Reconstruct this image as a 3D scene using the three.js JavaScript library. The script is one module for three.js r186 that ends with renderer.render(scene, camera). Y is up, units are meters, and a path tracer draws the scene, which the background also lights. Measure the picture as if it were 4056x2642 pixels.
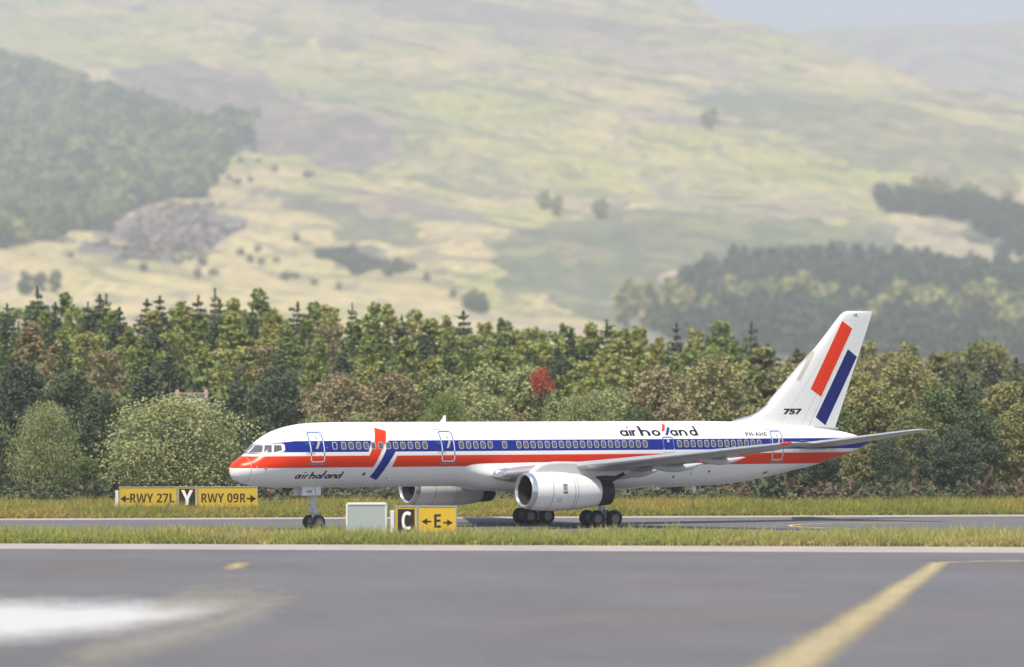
import * as THREE from 'three';
import { mergeGeometries } from 'three/addons/utils/BufferGeometryUtils.js';
import { RoundedBoxGeometry } from 'three/addons/geometries/RoundedBoxGeometry.js';

// ------------------------------------------------------------------ camera, sky, sun, exposure, air
const scene = new THREE.Scene();
const renderer = new THREE.WebGLRenderer({ antialias: true });
renderer.toneMapping = THREE.LinearToneMapping;
renderer.toneMappingExposure = 1.58;
renderer.shadowMap.enabled = true;

const camera = new THREE.PerspectiveCamera(7.772, 1024 / 667, 1, 40000);
camera.position.set(0, 7.674, 0);
camera.rotation.x = Math.atan(255.75 / 19448);
camera.focus = 303;                                             // on the airliner
camera.userData.fStop = camera.getFocalLength() / 1000 / 0.43;  // aperture 0.43 m: the shallow focus of the photograph
scene.add(camera);

{ // clear summer sky: pale at the horizon, blue overhead
  const W = 64, Hh = 256, d = new Float32Array(W * Hh * 4);
  for (let j = 0; j < Hh; j++) {
    const el = Math.max(0, Math.sin(((j + 0.5) / Hh - 0.5) * Math.PI));
    const t = Math.pow(el, 0.45);
    for (let i = 0; i < W; i++) {
      const o = (j * W + i) * 4;
      d[o] = 0.80 + (0.17 - 0.80) * t; d[o + 1] = 0.85 + (0.29 - 0.85) * t; d[o + 2] = 0.88 + (0.53 - 0.88) * t; d[o + 3] = 1;
    }
  }
  const sky = new THREE.DataTexture(d, W, Hh, THREE.RGBAFormat, THREE.FloatType);
  sky.mapping = THREE.EquirectangularReflectionMapping; sky.magFilter = THREE.LinearFilter; sky.needsUpdate = true;
  scene.background = sky; scene.environment = sky;
  scene.backgroundIntensity = scene.environmentIntensity = 0.95;
}
const sun = new THREE.DirectionalLight(0xfff1dc, 4.3);
sun.position.set(-0.24 * 400, 0.86 * 400, -300 + 0.44 * 400);
sun.target.position.set(0, 0, -300);
sun.castShadow = true; sun.shadow.radius = 2; sun.shadow.mapSize.set(4096, 4096);
Object.assign(sun.shadow.camera, { left: -160, right: 160, top: 160, bottom: -160, near: 10, far: 1200 });
scene.add(sun, sun.target);
scene.fog = new THREE.FogExp2(new THREE.Color().setRGB(0.90, 0.95, 1.0), 0.000138);

// ------------------------------------------------------------------ helpers
const rng = (seed) => () => { seed = (seed + 0x6d2b79f5) | 0; let t = Math.imul(seed ^ (seed >>> 15), 1 | seed); t = (t + Math.imul(t ^ (t >>> 7), 61 | t)) ^ t; return ((t ^ (t >>> 14)) >>> 0) / 4294967296; };
const lerp = (a, b, t) => a + (b - a) * t, clamp = (x, a = 0, b = 1) => Math.min(b, Math.max(a, x));
const smooth = (a, b, x) => { const t = clamp((x - a) / (b - a)); return t * t * (3 - 2 * t); };
const hash = (i, j, k = 0) => { let h = Math.imul(i, 374761393) + Math.imul(j, 668265263) + Math.imul(k, 1274126177); h = Math.imul(h ^ (h >>> 13), 1274126177); return ((h ^ (h >>> 16)) >>> 0) / 4294967296; };
const noise = (x, y, k = 0) => { const i = Math.floor(x), j = Math.floor(y), u = x - i, v = y - j, a = u * u * (3 - 2 * u), b = v * v * (3 - 2 * v); return lerp(lerp(hash(i, j, k), hash(i + 1, j, k), a), lerp(hash(i, j + 1, k), hash(i + 1, j + 1, k), a), b); };
const fbm = (x, y, n = 4, k = 0) => { let s = 0, a = 0.5, t = 0; for (let o = 0; o < n; o++) { s += a * noise(x, y, k + o); t += a; x = x * 2.03 + 11.3; y = y * 2.03 + 5.7; a *= 0.5; } return s / t; };
// monotone cubic through a table of [x, y]
function table(T, f = (x) => x) {
  const xs = T.map((p) => f(p[0])), ys = T.map((p) => p[1]), n = xs.length, d = [], m = [];
  for (let i = 0; i < n - 1; i++) d.push((ys[i + 1] - ys[i]) / (xs[i + 1] - xs[i]));
  for (let i = 0; i < n; i++) m.push(i === 0 ? d[0] : i === n - 1 ? d[n - 2] : d[i - 1] * d[i] <= 0 ? 0 : 2 * d[i - 1] * d[i] / (d[i - 1] + d[i]));
  return (v) => {
    const x = f(v);
    if (x <= xs[0]) return ys[0];
    if (x >= xs[n - 1]) return ys[n - 1];
    let i = 0; while (xs[i + 1] < x) i++;
    const h = xs[i + 1] - xs[i], t = (x - xs[i]) / h, t2 = t * t, t3 = t2 * t;
    return (2 * t3 - 3 * t2 + 1) * ys[i] + (t3 - 2 * t2 + t) * h * m[i] + (-2 * t3 + 3 * t2) * ys[i + 1] + (t3 - t2) * h * m[i + 1];
  };
}
const taken = new Map();
function numbered(name) { const n = taken.get(name) ?? 0; taken.set(name, n + 1); return n ? `${name}_${String(n).padStart(3, '0')}` : name; }
function tag(o, label, category, group, kind) {
  Object.assign(o.userData, { label, category });
  if (group) o.userData.group = group;
  if (kind) o.userData.kind = kind;
  return o;
}
function mesh(name, geo, mat, parent) { const m = new THREE.Mesh(geo, mat); m.name = name; m.castShadow = m.receiveShadow = true; parent.add(m); return m; }
function base(name, x, y, z, turn = 0) { const g = new THREE.Group(); g.name = numbered(name); g.position.set(x, y, z); g.rotation.y = turn; scene.add(g); return g; }
function structure(name, geo, mat, label, category) { const m = mesh(numbered(name), geo, mat, scene); return tag(m, label, category, null, 'structure'); }
const std = (r, g, b, rough = 0.8, extra = {}) => new THREE.MeshStandardMaterial({ color: new THREE.Color().setRGB(r, g, b), roughness: rough, ...extra });
const phys = (r, g, b, rough, extra = {}) => new THREE.MeshPhysicalMaterial({ color: new THREE.Color().setRGB(r, g, b), roughness: rough, ...extra });
function dataMap(n, m, fn, srgb = true) {
  const d = new Uint8Array(n * m * 4), c = [0, 0, 0];
  for (let j = 0; j < m; j++) for (let i = 0; i < n; i++) { fn(i, j, c); const o = (j * n + i) * 4; for (let k = 0; k < 3; k++) { const v = clamp(c[k]); d[o + k] = 255 * (srgb ? (v <= 0.0031308 ? v * 12.92 : 1.055 * Math.pow(v, 1 / 2.4) - 0.055) : v); } d[o + 3] = 255; }
  const t = new THREE.DataTexture(d, n, m, THREE.RGBAFormat);
  t.magFilter = THREE.LinearFilter; t.minFilter = THREE.LinearFilter; t.wrapS = t.wrapT = THREE.RepeatWrapping;
  if (srgb) t.colorSpace = THREE.SRGBColorSpace;
  t.needsUpdate = true;
  return t;
}
// a sheet on the ground through points [x, z]; its uv is in metres
function sheet(pts, y) { const s = new THREE.Shape(pts.map(([x, z]) => new THREE.Vector2(x, -z))); const g = new THREE.ShapeGeometry(s, 12); g.rotateX(-Math.PI / 2); g.translate(0, y, 0); return g; }
// ring sections of equal length -> skin, with end caps
function loft(rings, flip = false, caps = true) {
  const n = rings[0].length, pos = [], idx = [];
  for (const r of rings) for (const p of r) pos.push(...p);
  for (let i = 0; i < rings.length - 1; i++) for (let j = 0; j < n; j++) {
    const a = i * n + j, b = i * n + (j + 1) % n, c = a + n, d = b + n;
    idx.push(...(flip ? [a, c, b, b, c, d] : [a, b, c, b, d, c]));
  }
  if (caps) for (const [k, way] of [[0, !flip], [rings.length - 1, flip]]) {
    const mid = [0, 1, 2].map((c) => rings[k].reduce((s, p) => s + p[c], 0) / n), at = pos.length / 3;
    pos.push(...mid); for (const p of rings[k]) pos.push(...p);
    for (let j = 0; j < n; j++) idx.push(at, ...(way ? [at + 1 + (j + 1) % n, at + 1 + j] : [at + 1 + j, at + 1 + (j + 1) % n]));
  }
  const g = new THREE.BufferGeometry();
  g.setAttribute('position', new THREE.Float32BufferAttribute(pos, 3)); g.setIndex(idx); g.computeVertexNormals();
  return g;
}
function rod(a, b, r0, r1 = r0, seg = 14) {
  const A = new THREE.Vector3(...a), B = new THREE.Vector3(...b), g = new THREE.CylinderGeometry(r1, r0, A.distanceTo(B), seg);
  g.applyQuaternion(new THREE.Quaternion().setFromUnitVectors(new THREE.Vector3(0, 1, 0), B.clone().sub(A).normalize()));
  g.translate(...A.clone().add(B).multiplyScalar(0.5).toArray());
  return g;
}
const box = (w, h, d, x, y, z, r = 0.02) => { const g = new RoundedBoxGeometry(w, h, d, 2, Math.min(r, w / 2.1, h / 2.1, d / 2.1)); g.translate(x, y, z); return g; };
const clean = (g) => { const q = g.index ? g.toNonIndexed() : g; for (const k of Object.keys(q.attributes)) if (k !== 'position' && k !== 'normal') q.deleteAttribute(k); return q; };
const join = (list) => mergeGeometries(list.map(clean));
// ------------------------------------------------------------------ ground, taxiways, markings
const asphaltMap = (base, warm, k) => dataMap(1024, 1024, (i, j, c) => {
  const P = 1024, tile = (s, n, q) => { const u = i / P, v = j / P; return lerp(fbm(u * s, v * s, n, q), fbm(u * s - s, v * s, n, q), smooth(0.85, 1, u)); };
  const blot = tile(7, 4, k) - 0.5, mid = tile(40, 3, k + 9) - 0.5, fine = hash(i, j, k) - 0.5;
  const v = base * (1 + blot * 0.30 + mid * 0.14 + fine * 0.28), w = warm * (tile(5, 3, k + 20) - 0.5);
  c[0] = v * (1 + w); c[1] = v * .985; c[2] = v * (1.05 - w);
});
const rep = (t, sx, sy) => { const q = t.clone(); q.repeat.set(1 / sx, 1 / sy); q.needsUpdate = true; return q; };
const asphaltTex = asphaltMap(0.132, 0.16, 3), concreteTex = asphaltMap(0.34, 0.12, 41);
const apronMat = new THREE.MeshPhysicalMaterial({ map: rep(asphaltTex, 46, 78), roughness: 1, specularIntensity: 0.25 });
const taxiMat = new THREE.MeshPhysicalMaterial({ map: rep(asphaltTex, 33, 40), roughness: 1, specularIntensity: 0.25 });
const concreteMat = new THREE.MeshStandardMaterial({ map: rep(concreteTex, 17, 19), roughness: 1, color: 0xfff3e4 });
const soilTex = dataMap(512, 512, (i, j, c) => {
  const a = fbm(i / 40, j / 40, 4, 5), b = hash(i, j, 8), e = smooth(0.4, 0.62, fbm(i / 22, j / 22, 3, 12));
  const v = 0.75 + 0.35 * (b - 0.5) + 0.5 * (a - 0.5);
  c[0] = lerp(0.17, 0.14, e) * v; c[1] = lerp(0.145, 0.155, e) * v; c[2] = lerp(0.065, 0.045, e) * v;
});
const soilMat = new THREE.MeshStandardMaterial({ map: rep(soilTex, 9, 9), roughness: 1 });
const farE = (x) => -313.7 - 0.155 * x, farO = (x) => -318.3 - 0.16 * x, nearE = (x) => -270.5 + 0.03 * x, grassE = (x) => -256.4 + 0.114 * x, kerbE = (x) => -247.0 + 0.128 * x;
const XL = -130, XR = 130, backZ = -346;
structure('ground', sheet([[-15000, 400], [15000, 400], [15000, -22000], [-15000, -22000]], -0.12), soilMat, 'flat olive ground reaching from the airfield to the hills', 'ground');
structure('apron', sheet([[XL, 60], [XR, 60], [XR, kerbE(XR)], [XL, kerbE(XL)]], 0), apronMat, 'blurred grey asphalt apron filling the foreground', 'apron');
structure('concrete_shoulder', sheet([[XL, kerbE(XL)], [XR, kerbE(XR)], [XR, grassE(XR)], [XL, grassE(XL)]], -0.006), concreteMat, 'pale concrete shoulder between the foreground apron and the near grass', 'shoulder');
structure('grass_verge', sheet([[XL, grassE(XL)], [XR, grassE(XR)], [XR, nearE(XR)], [XL, nearE(XL)]], -0.03), soilMat, 'earth of the near grass verge in front of the airliner', 'verge');
structure('taxiway', sheet([[XL, nearE(XL)], [XR, nearE(XR)], [XR, farE(XR)], [XL, farE(XL)]], 0), taxiMat, 'grey asphalt taxiway under the wheels of the airliner', 'taxiway');
structure('concrete_shoulder', sheet([[XL, farE(XL)], [XR, farE(XR)], [XR, farO(XR)], [XL, farO(XL)]], -0.006), concreteMat, 'thin pale concrete shoulder along the far side of the taxiway', 'shoulder');
structure('grass_verge', sheet([[XL, farO(XL)], [XR, farO(XR)], [XR, backZ - 12], [XL, backZ - 12]], -0.03), soilMat, 'earth of the far grass verge in front of the forest', 'verge');

const inside = (P, x, y) => { let c = false; for (let i = 0, j = P.length - 1; i < P.length; j = i++) if ((P[i][1] > y) !== (P[j][1] > y) && x < (P[j][0] - P[i][0]) * (y - P[i][1]) / (P[j][1] - P[i][1]) + P[i][0]) c = !c; return c; };
const box2 = (P) => [Math.min(...P.map((p) => p[0])), Math.max(...P.map((p) => p[0])), Math.min(...P.map((p) => p[1])), Math.max(...P.map((p) => p[1]))];
// painted markings: each a sheet with a worn, flaking edge (flakes are real little pieces of the outline)
function worn(pts, amount, seed, step = 0.5) {
  const out = [], r = rng(seed);
  for (let i = 0; i < pts.length; i++) {
    const [x0, z0] = pts[i], [x1, z1] = pts[(i + 1) % pts.length], L = Math.hypot(x1 - x0, z1 - z0), n = Math.max(1, Math.round(L / step));
    for (let k = 0; k < n; k++) { const t = k / n, a = (r() - 0.5) * 2 * amount * (k ? 1 : 0.4); out.push([lerp(x0, x1, t) + a * (z1 - z0) / L, lerp(z0, z1, t) - a * (x1 - x0) / L]); }
  }
  return out;
}
function flakes(pts, reach, count, size, seed) {
  const r = rng(seed), list = [];
  for (let k = 0; k < count; k++) {
    const i = Math.floor(r() * pts.length), [x0, z0] = pts[i], [x1, z1] = pts[(i + 1) % pts.length], t = r(), L = Math.hypot(x1 - x0, z1 - z0) || 1;
    const off = Math.pow(r(), 2.2) * reach, x = lerp(x0, x1, t) + off * (z0 - z1) / L, z = lerp(z0, z1, t) + off * (x1 - x0) / L, s = size * (0.4 + r());
    list.push([x, z, s, r() * 6.28]);
  }
  return list;
}
const strip = (line, w) => { const L = [], R = []; line.forEach(([x, z], i) => { const [ax, az] = line[Math.max(0, i - 1)], [bx, bz] = line[Math.min(line.length - 1, i + 1)], d = Math.hypot(bx - ax, bz - az), nx = (bz - az) / d, nz = -(bx - ax) / d, ww = (Array.isArray(w) ? w[i] : w) / 2; L.push([x + nx * ww, z + nz * ww]); R.unshift([x - nx * ww, z - nz * ww]); }); return [...L, ...R]; };
const paintTex = (r, g, b, k) => dataMap(256, 256, (i, j, c) => { const w = smooth(0.50, 0.62, fbm(i / 14, j / 14, 4, k)) * 0.6, f = 0.9 + 0.2 * (hash(i, j, k) - 0.5); c[0] = lerp(r, 0.17, w) * f; c[1] = lerp(g, 0.17, w) * f; c[2] = lerp(b, 0.18, w) * f; });
const yellowMat = new THREE.MeshStandardMaterial({ map: rep(paintTex(0.52, 0.42, 0.23, 3), 6, 6), roughness: 0.8 });
const beigeMat = std(0.36, 0.33, 0.27, 0.85), freshYellowMat = std(0.72, 0.55, 0.05, 0.7), whiteMat = new THREE.MeshStandardMaterial({ map: rep(paintTex(0.66, 0.65, 0.63, 17), 24, 24), roughness: 0.75 });
function marking(name, pts, mat, label, opt = {}) {
  const { wear = 0.1, reach = 0, count = 0, size = 0.2, seed = 5, y = 0.006 } = opt;
  const g = [sheet(worn(pts, wear, seed), y)];
  for (const [x, z, s, a] of count ? flakes(pts, reach, count, size, seed + 1) : []) {
    const q = new THREE.CircleGeometry(s, 5); q.rotateX(-Math.PI / 2); q.rotateY(a); q.scale(1, 1, 2.2); q.translate(x, y, z); g.push(q);
  }
  const m = mesh(numbered(name), mergeGeometries(g), mat, scene);
  return tag(m, label, 'marking', null, 'structure');
}
marking('taxiway_line', strip([[20.1, -229.6], [22, -231], [26, -232.2], [34, -233], [60, -234]], [0.5, 0.7, 0.8, 0.9, 0.9]), yellowMat, 'thin worn yellow line leading off to the right edge of the apron', { wear: 0.3, seed: 33 });
// heavily worn paint: a sheet stippled with what is left of the paint; share(x, z) tells how much is left
function wornPaint(name, [x0, x1, z0, z1], nx, nz, share, mat, label, seed, y = .006) {
  const t = dataMap(nx, nz, (i, j, c) => {
    const x = lerp(x0, x1, (i + .5) / nx), z = lerp(z0, z1, (j + .5) / nz), s = share(x, z);
    c[0] = c[1] = c[2] = s <= 0 ? 0 : s + .25 * (fbm(x * 1.1, z * .5, 3, seed) - .5) > .12 + .76 * hash(i, j, seed) ? 1 : 0;
  }, false);
  t.wrapS = t.wrapT = THREE.ClampToEdgeWrapping; t.magFilter = THREE.NearestFilter;
  const g = new THREE.BufferGeometry();
  g.setAttribute('position', new THREE.Float32BufferAttribute([x0, y, z0, x1, y, z0, x1, y, z1, x0, y, z1], 3)); g.setAttribute('normal', new THREE.Float32BufferAttribute([0, 1, 0, 0, 1, 0, 0, 1, 0, 0, 1, 0], 3));
  g.setAttribute('uv', new THREE.Float32BufferAttribute([0, 0, 1, 0, 1, 1, 0, 1], 2)); g.setIndex([0, 2, 1, 0, 3, 2]);
  mat.alphaMap = t; mat.alphaTest = .5;
  return tag(mesh(numbered(name), g, mat, scene), label, 'marking', null, 'structure');
}
const toLine = (P, x, z, kz, closed) => { let m = 1e9; for (let i = 0; i < P.length - (closed ? 0 : 1); i++) { const [ax, az] = P[i], [bx, bz] = P[(i + 1) % P.length], dx = bx - ax, dz = (bz - az) * kz, px = x - ax, pz = (z - az) * kz, t = clamp((px * dx + pz * dz) / (dx * dx + dz * dz)); m = Math.min(m, Math.hypot(px - dx * t, pz - dz * t)); } return m; };
const whiteCore = [[-60, -183.5], [-19, -183], [-14.4, -182.5], [-11.6, -181], [-10.7, -178.5], [-11, -174.5], [-13.2, -164], [-16.4, -157], [-30, -153], [-60, -152]];
const guide = [[19.9, -229], [18.6, -219], [16.4, -203], [14.4, -188], [12.2, -172], [9.6, -153], [6.6, -132], [2.6, -106], [-1, -84]];
const fringe = [[-12.5, -186.5], [-10.4, -184.5], [-9.2, -181], [-9.3, -176], [-10.2, -166], [-11.2, -156], [-12.4, -147]];
wornPaint('white_marking', [-34, -7, -205, -134], 1024, 1400, (x, z) => smooth(-1.15, .9, (inside(whiteCore, x, z) ? 1 : -1) * toLine(whiteCore, x, z, .075, true)), std(.46, .455, .45, .85), 'broad blurred white runway marking pointing in from the left foreground', 61);
wornPaint('marking_border', [-17, -5, -206, -130], 560, 1200, (x, z) => .46 - .46 * toLine(fringe, x, z, .07) / 1.7, std(.36, .33, .27, .85), 'worn beige border round the tip of the white marking', 71, .012);
wornPaint('taxiway_line', [-2, 23, -236, -120], 1024, 1700, (x, z) => { const w = lerp(.42, .95, clamp((z + 229) / 90)), q = toLine(guide, x, z, 1); return .72 - .72 * smooth(w * .2, w * 1.8, q); }, std(.42, .345, .19, .9), 'wide faded yellow guide line running diagonally over the right foreground', 21);
wornPaint('yellow_spot', [-14, -11.2, -236, -213], 256, 512, (x, z) => .85 - .85 * Math.hypot((x + 12.6) / .75, (z + 224.5) / 7.5), std(.48, .37, .17, .85), 'small isolated yellow paint spot on the left of the apron', 8);
marking('turn_line', strip([[25, -303.2], [22, -302.8], [19.5, -301.3], [17.6, -298.6], [16.8, -296.4], [16.7, -294.6], [17.3, -292.4], [18.3, -290.4], [20.2, -288]], 0.24), freshYellowMat, 'thin yellow turning loop on the taxiway right of the main wheels', { wear: 0.02, seed: 4 });
// ------------------------------------------------------------------ hills
const profile = table([[340, 0], [600, 0.5], [900, 8], [1200, 27], [1500, 54], [2000, 107], [2700, 196], [3300, 272], [3700, 330], [4500, 352]]);
const crestAt = table([[100, 3700], [128, 3250], [191, 2800], [245, 2350], [330, 1850]]);
const relief = (x, d) => {
  const amp = smooth(900, 1600, d), diag = x * 0.012 + d * 0.0042;     // spurs run down to the right
  return amp * (13 * (fbm(diag * 1.3, (x * 0.35 - d) * 0.0016, 3, 77) - 0.5) + 8 * (fbm(x * 0.016, d * 0.006, 3, 31) - 0.5) + 2.6 * (fbm(x * 0.07, d * 0.03, 2, 19) - 0.5));
};
const HILL = 3;                                                      // the hill map below is drawn in units of 3 m
const bankHeight = (x, d) => 5.5 * smooth(362, 450, d) * (1 - smooth(560, 900, d)) * smooth(26, -24, x);   // low bank under the forest
function mapHeight(x, d) {
  const dc = crestAt(x), e = d - dc, m = e < -80 ? d : e > 80 ? dc : Math.min(dc, d - (e + 80) * (e + 80) / 320);
  return profile(m) - 0.16 * Math.max(0, e) + relief(x, d);
}
const hillHeight = (x, d) => d < 1000 ? bankHeight(x, d) : HILL * mapHeight(x / HILL, d / HILL) - 15.3;
// land cover on the hill, as outlines [x, distance] in metres
const COVER = {
  heather1: [[-209, 2540], [-200, 2652], [-178, 2668], [-151, 2564], [-128, 2480], [-100, 2328], [-75, 2184], [-42, 2076], [-33, 1972], [-67, 1968], [-102, 2036], [-114, 2064], [-124, 2184], [-145, 2212], [-175, 2328], [-194, 2432]],
  heather2: [[-144, 3352], [-62, 3352], [3, 3256], [69, 3036], [97, 2984], [73, 2856], [16, 2956], [-51, 3092]],
  heather3: [[-196, 3148], [-171, 3092], [-125, 2908], [-79, 2740], [-83, 2700], [-134, 2832], [-184, 3036]],
  heather4: [[-19, 3036], [54, 2932], [124, 2784], [135, 2620], [84, 2584], [26, 2740]],
  green1: [[-340, 3256], [-250, 3036], [-166, 2740], [-127, 2548], [-165, 2660], [-216, 2620], [-259, 2620], [-286, 2740]],
  green2: [[-154, 2784], [-88, 2584], [-29, 2388], [22, 2300], [36, 2184], [2, 2160], [-47, 2240], [-87, 2300], [-120, 2480]],
  green3: [[96, 2660], [154, 2480], [196, 2328], [228, 2184], [216, 2076], [195, 2200], [165, 2328], [127, 2464]],
  meadow: [[-37, 2240], [11, 2160], [56, 2076], [97, 2160], [120, 2076], [134, 1892], [151, 1796], [156, 1668], [120, 1688], [76, 1700], [33, 1796], [-15, 1844], [-59, 1972]],
  plantation: [[-300, 2700], [-272, 2612], [-255, 2572], [-232, 2520], [-209, 2412], [-174, 2284], [-149, 2204], [-134, 2160], [-128, 2248], [-121, 2212], [-113, 2052], [-116, 1968], [-117, 1880], [-120, 1796], [-127, 1764], [-135, 1728], [-138, 1612], [-141, 1548], [-149, 1504], [-151, 1448], [-210, 1480]],
  gorse: [[-132, 1668], [-124, 1728], [-117, 1764], [-106, 1760], [-94, 1656], [-88, 1568], [-94, 1508], [-98, 1448], [-101, 1424], [-105, 1392], [-115, 1428], [-141, 1508], [-130, 1504], [-120, 1472], [-120, 1516], [-129, 1580]],
  straw: [[-149, 1432], [-145, 1468], [-139, 1528], [-136, 1592], [-133, 1704], [-119, 1784], [-108, 1832], [-83, 1724], [-60, 1588], [-38, 1488], [-19, 1412], [-5, 1328], [-10, 1276], [-31, 1224], [-129, 1240]],
  bushes: [[-60, 1508], [-53, 1516], [-42, 1488], [-29, 1408], [-38, 1428], [-51, 1448]],
  fern: [[-96, 1832], [-79, 1800], [-50, 1668], [-26, 1580], [-19, 1528], [-38, 1496], [-58, 1568], [-79, 1676]],
  valley: [[-8, 1508], [0, 1588], [27, 1644], [43, 1700], [63, 1676], [74, 1600], [101, 1620], [120, 1568], [131, 1448], [136, 1360], [129, 1240], [109, 1044], [28, 1044], [18, 1276], [7, 1328], [-2, 1412]],
  heatherR: [[84, 2340], [106, 2424], [127, 2448], [148, 2372], [173, 2292], [194, 2192], [215, 2064], [159, 1528], [157, 1612], [159, 1760], [147, 1844], [131, 1968], [121, 2092], [103, 2212]],
  hedge: [[127, 1680], [136, 1692], [152, 1636], [164, 1568], [175, 1500], [150, 1440], [142, 1528], [131, 1588], [123, 1628]],
  tan: [[46, 1372], [55, 1372], [54, 1324], [43, 1324]],
  wood: [[40, 1300], [50, 1276], [56, 1368], [70, 1404], [91, 1424], [110, 1380], [133, 1360], [150, 1330], [150, 1150], [111, 1060], [107, 1028], [34, 1104]],
  brown: [[47, 1868], [80, 1796], [116, 1676], [121, 1612], [101, 1620], [75, 1608], [61, 1700]],
  gully1: [[-106, 2416], [-80, 2340], [-51, 2228], [-34, 2160], [-2, 2076], [-4, 2060], [-43, 2144], [-74, 2284], [-102, 2372]],
  gully2: [[22, 1796], [35, 1724], [42, 1528], [39, 1528], [31, 1676]],
  gully3: [[-54, 1972], [-23, 1892], [2, 1796], [3, 1748], [-27, 1844]],
};
// plant colours: straw grass, green grass, heather, bracken, gorse, leaf litter
const LAND = { straw: [0.50, 0.41, 0.19], grass: [0.35, 0.36, 0.10], heather: [0.165, 0.135, 0.125], bracken: [0.10, 0.125, 0.065], gorse: [0.12, 0.12, 0.085], litter: [0.06, 0.07, 0.04], tan: [0.48, 0.36, 0.25], moor: [0.31, 0.26, 0.19] };
const LAYERS = [['heather2', 'heather', .8], ['heather3', 'heather', .7], ['heather4', 'moor', .7], ['green1', 'grass', .7], ['green2', 'grass', .75], ['green3', 'grass', .6], ['heather1', 'heather', .95], ['gully1', 'bracken', .9], ['meadow', 'grass', .55], ['fern', 'bracken', .75], ['gully3', 'bracken', .7], ['straw', 'straw', .95], ['brown', 'moor', .8], ['valley', 'bracken', .9], ['heatherR', 'bracken', .7], ['gorse', 'heather', 1], ['bushes', 'gorse', 1], ['plantation', 'litter', 1], ['gully2', 'gorse', .8], ['hedge', 'litter', 1], ['wood', 'litter', 1], ['tan', 'tan', 1]].map(([p, m, a]) => ({ P: COVER[p], B: box2(COVER[p]), c: LAND[m], a, k: p.length * 7 + p.charCodeAt(0) }));
const HX = 420, HD0 = 900, HD1 = 3700, TN = 1400, TM = 1700;
const hillTex = dataMap(TN, TM, (i, j, c) => {
  const x = lerp(-HX, HX, (i + 0.5) / TN), d = lerp(HD0, HD1, (j + 0.5) / TM);
  const wx = (fbm(x / 22, d / 60, 3, 3) - 0.5) * 26, wd = (fbm(x / 22, d / 60, 3, 8) - 0.5) * 110;
  const streak = fbm((x * 0.9 + d * 0.32) / 30, (d - x * 1.1) / 170, 4, 55), patch = fbm(x / 34, d / 105, 4, 91), fine = fbm(x / 2.2, d / 7, 2, 14), speck = hash(i, j, 6);
  let r, g, b; [r, g, b] = LAND.straw;
  const mix = (q, t) => { r = lerp(r, q[0], t); g = lerp(g, q[1], t); b = lerp(b, q[2], t); };
  mix(LAND.grass, 0.75 * smooth(0.44, 0.60, patch)); mix(LAND.moor, 0.75 * smooth(0.52, 0.64, streak)); mix(LAND.heather, 0.6 * smooth(0.60, 0.68, fbm((x + d * 0.35) / 16, d / 130, 4, 133)));
  for (const L of LAYERS) {
    const X = x + wx, D = d + wd;
    if (X > L.B[0] && X < L.B[1] && D > L.B[2] && D < L.B[3] && inside(L.P, X, D)) mix(L.c, L.a * (0.72 + 0.28 * smooth(0.35, 0.6, fbm(x / 9, d / 34, 3, L.k))));
  }
  const rill = 1 - Math.abs(2 * fbm((x * 0.8 + d * 0.34) / 13, (d - x * 1.2) / 120, 3, 201) - 1), tuss = fbm(x / 5, d / 15, 3, 71);
  mix(LAND.bracken, 0.55 * smooth(0.86, 0.96, rill) * smooth(0.35, 0.6, patch + 0.1)); mix(LAND.heather, 0.5 * smooth(0.60, 0.70, tuss));
  const v = 1 + 0.55 * (fine - 0.5) + 0.22 * (speck - 0.5) + 0.35 * (streak - 0.5);
  c[0] = r * v; c[1] = g * v; c[2] = b * v;
});
hillTex.wrapS = hillTex.wrapT = THREE.MirroredRepeatWrapping;
const hillMat = new THREE.MeshStandardMaterial({ map: hillTex, roughness: 1 });
function terrain(xs, ds, height, k = HILL) {
  const pos = [], uv = [], idx = [], n = xs.length;
  for (const d of ds) for (const x of xs) { pos.push(x * k, height(x * k, d * k), -d * k); uv.push((x + HX) / (2 * HX), (d - HD0) / (HD1 - HD0)); }
  for (let j = 0; j < ds.length - 1; j++) for (let i = 0; i < n - 1; i++) { const a = j * n + i; idx.push(a, a + 1, a + n, a + 1, a + n + 1, a + n); }
  const g = new THREE.BufferGeometry();
  g.setAttribute('position', new THREE.Float32BufferAttribute(pos, 3)); g.setAttribute('uv', new THREE.Float32BufferAttribute(uv, 2)); g.setIndex(idx); g.computeVertexNormals();
  return g;
}
const range = (a, b, s) => Array.from({ length: Math.round((b - a) / s) + 1 }, (_, i) => a + i * s);
structure('forest_bank', terrain(range(-300, 300, 6), range(360, 900, 9), (x, d) => bankHeight(x, d) - 0.1, 1), soilMat, 'low earth bank under the forest', 'bank');
structure('near_hill', terrain(range(-640, 640, 5), range(560, 4300, 10), hillHeight), hillMat, 'broad pale moorland hillside rising behind the forest', 'hill');
const farHeight = (x, d) => 84 + 314 * smooth(3600, 5300, d + 0.5 * (x - 300)) - 0.16 * Math.max(0, d - 5400) + 26 * (fbm(x / 210, d / 600, 3, 17) - 0.5) + 9 * smooth(250, 700, x);
structure('far_hill', terrain(range(-300, 1300, 16), range(3500, 6400, 22), (x, d) => HILL * farHeight(x / HILL, d / HILL) - 15.3), hillMat, 'distant pale hill behind the right shoulder of the moor', 'hill');
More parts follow.
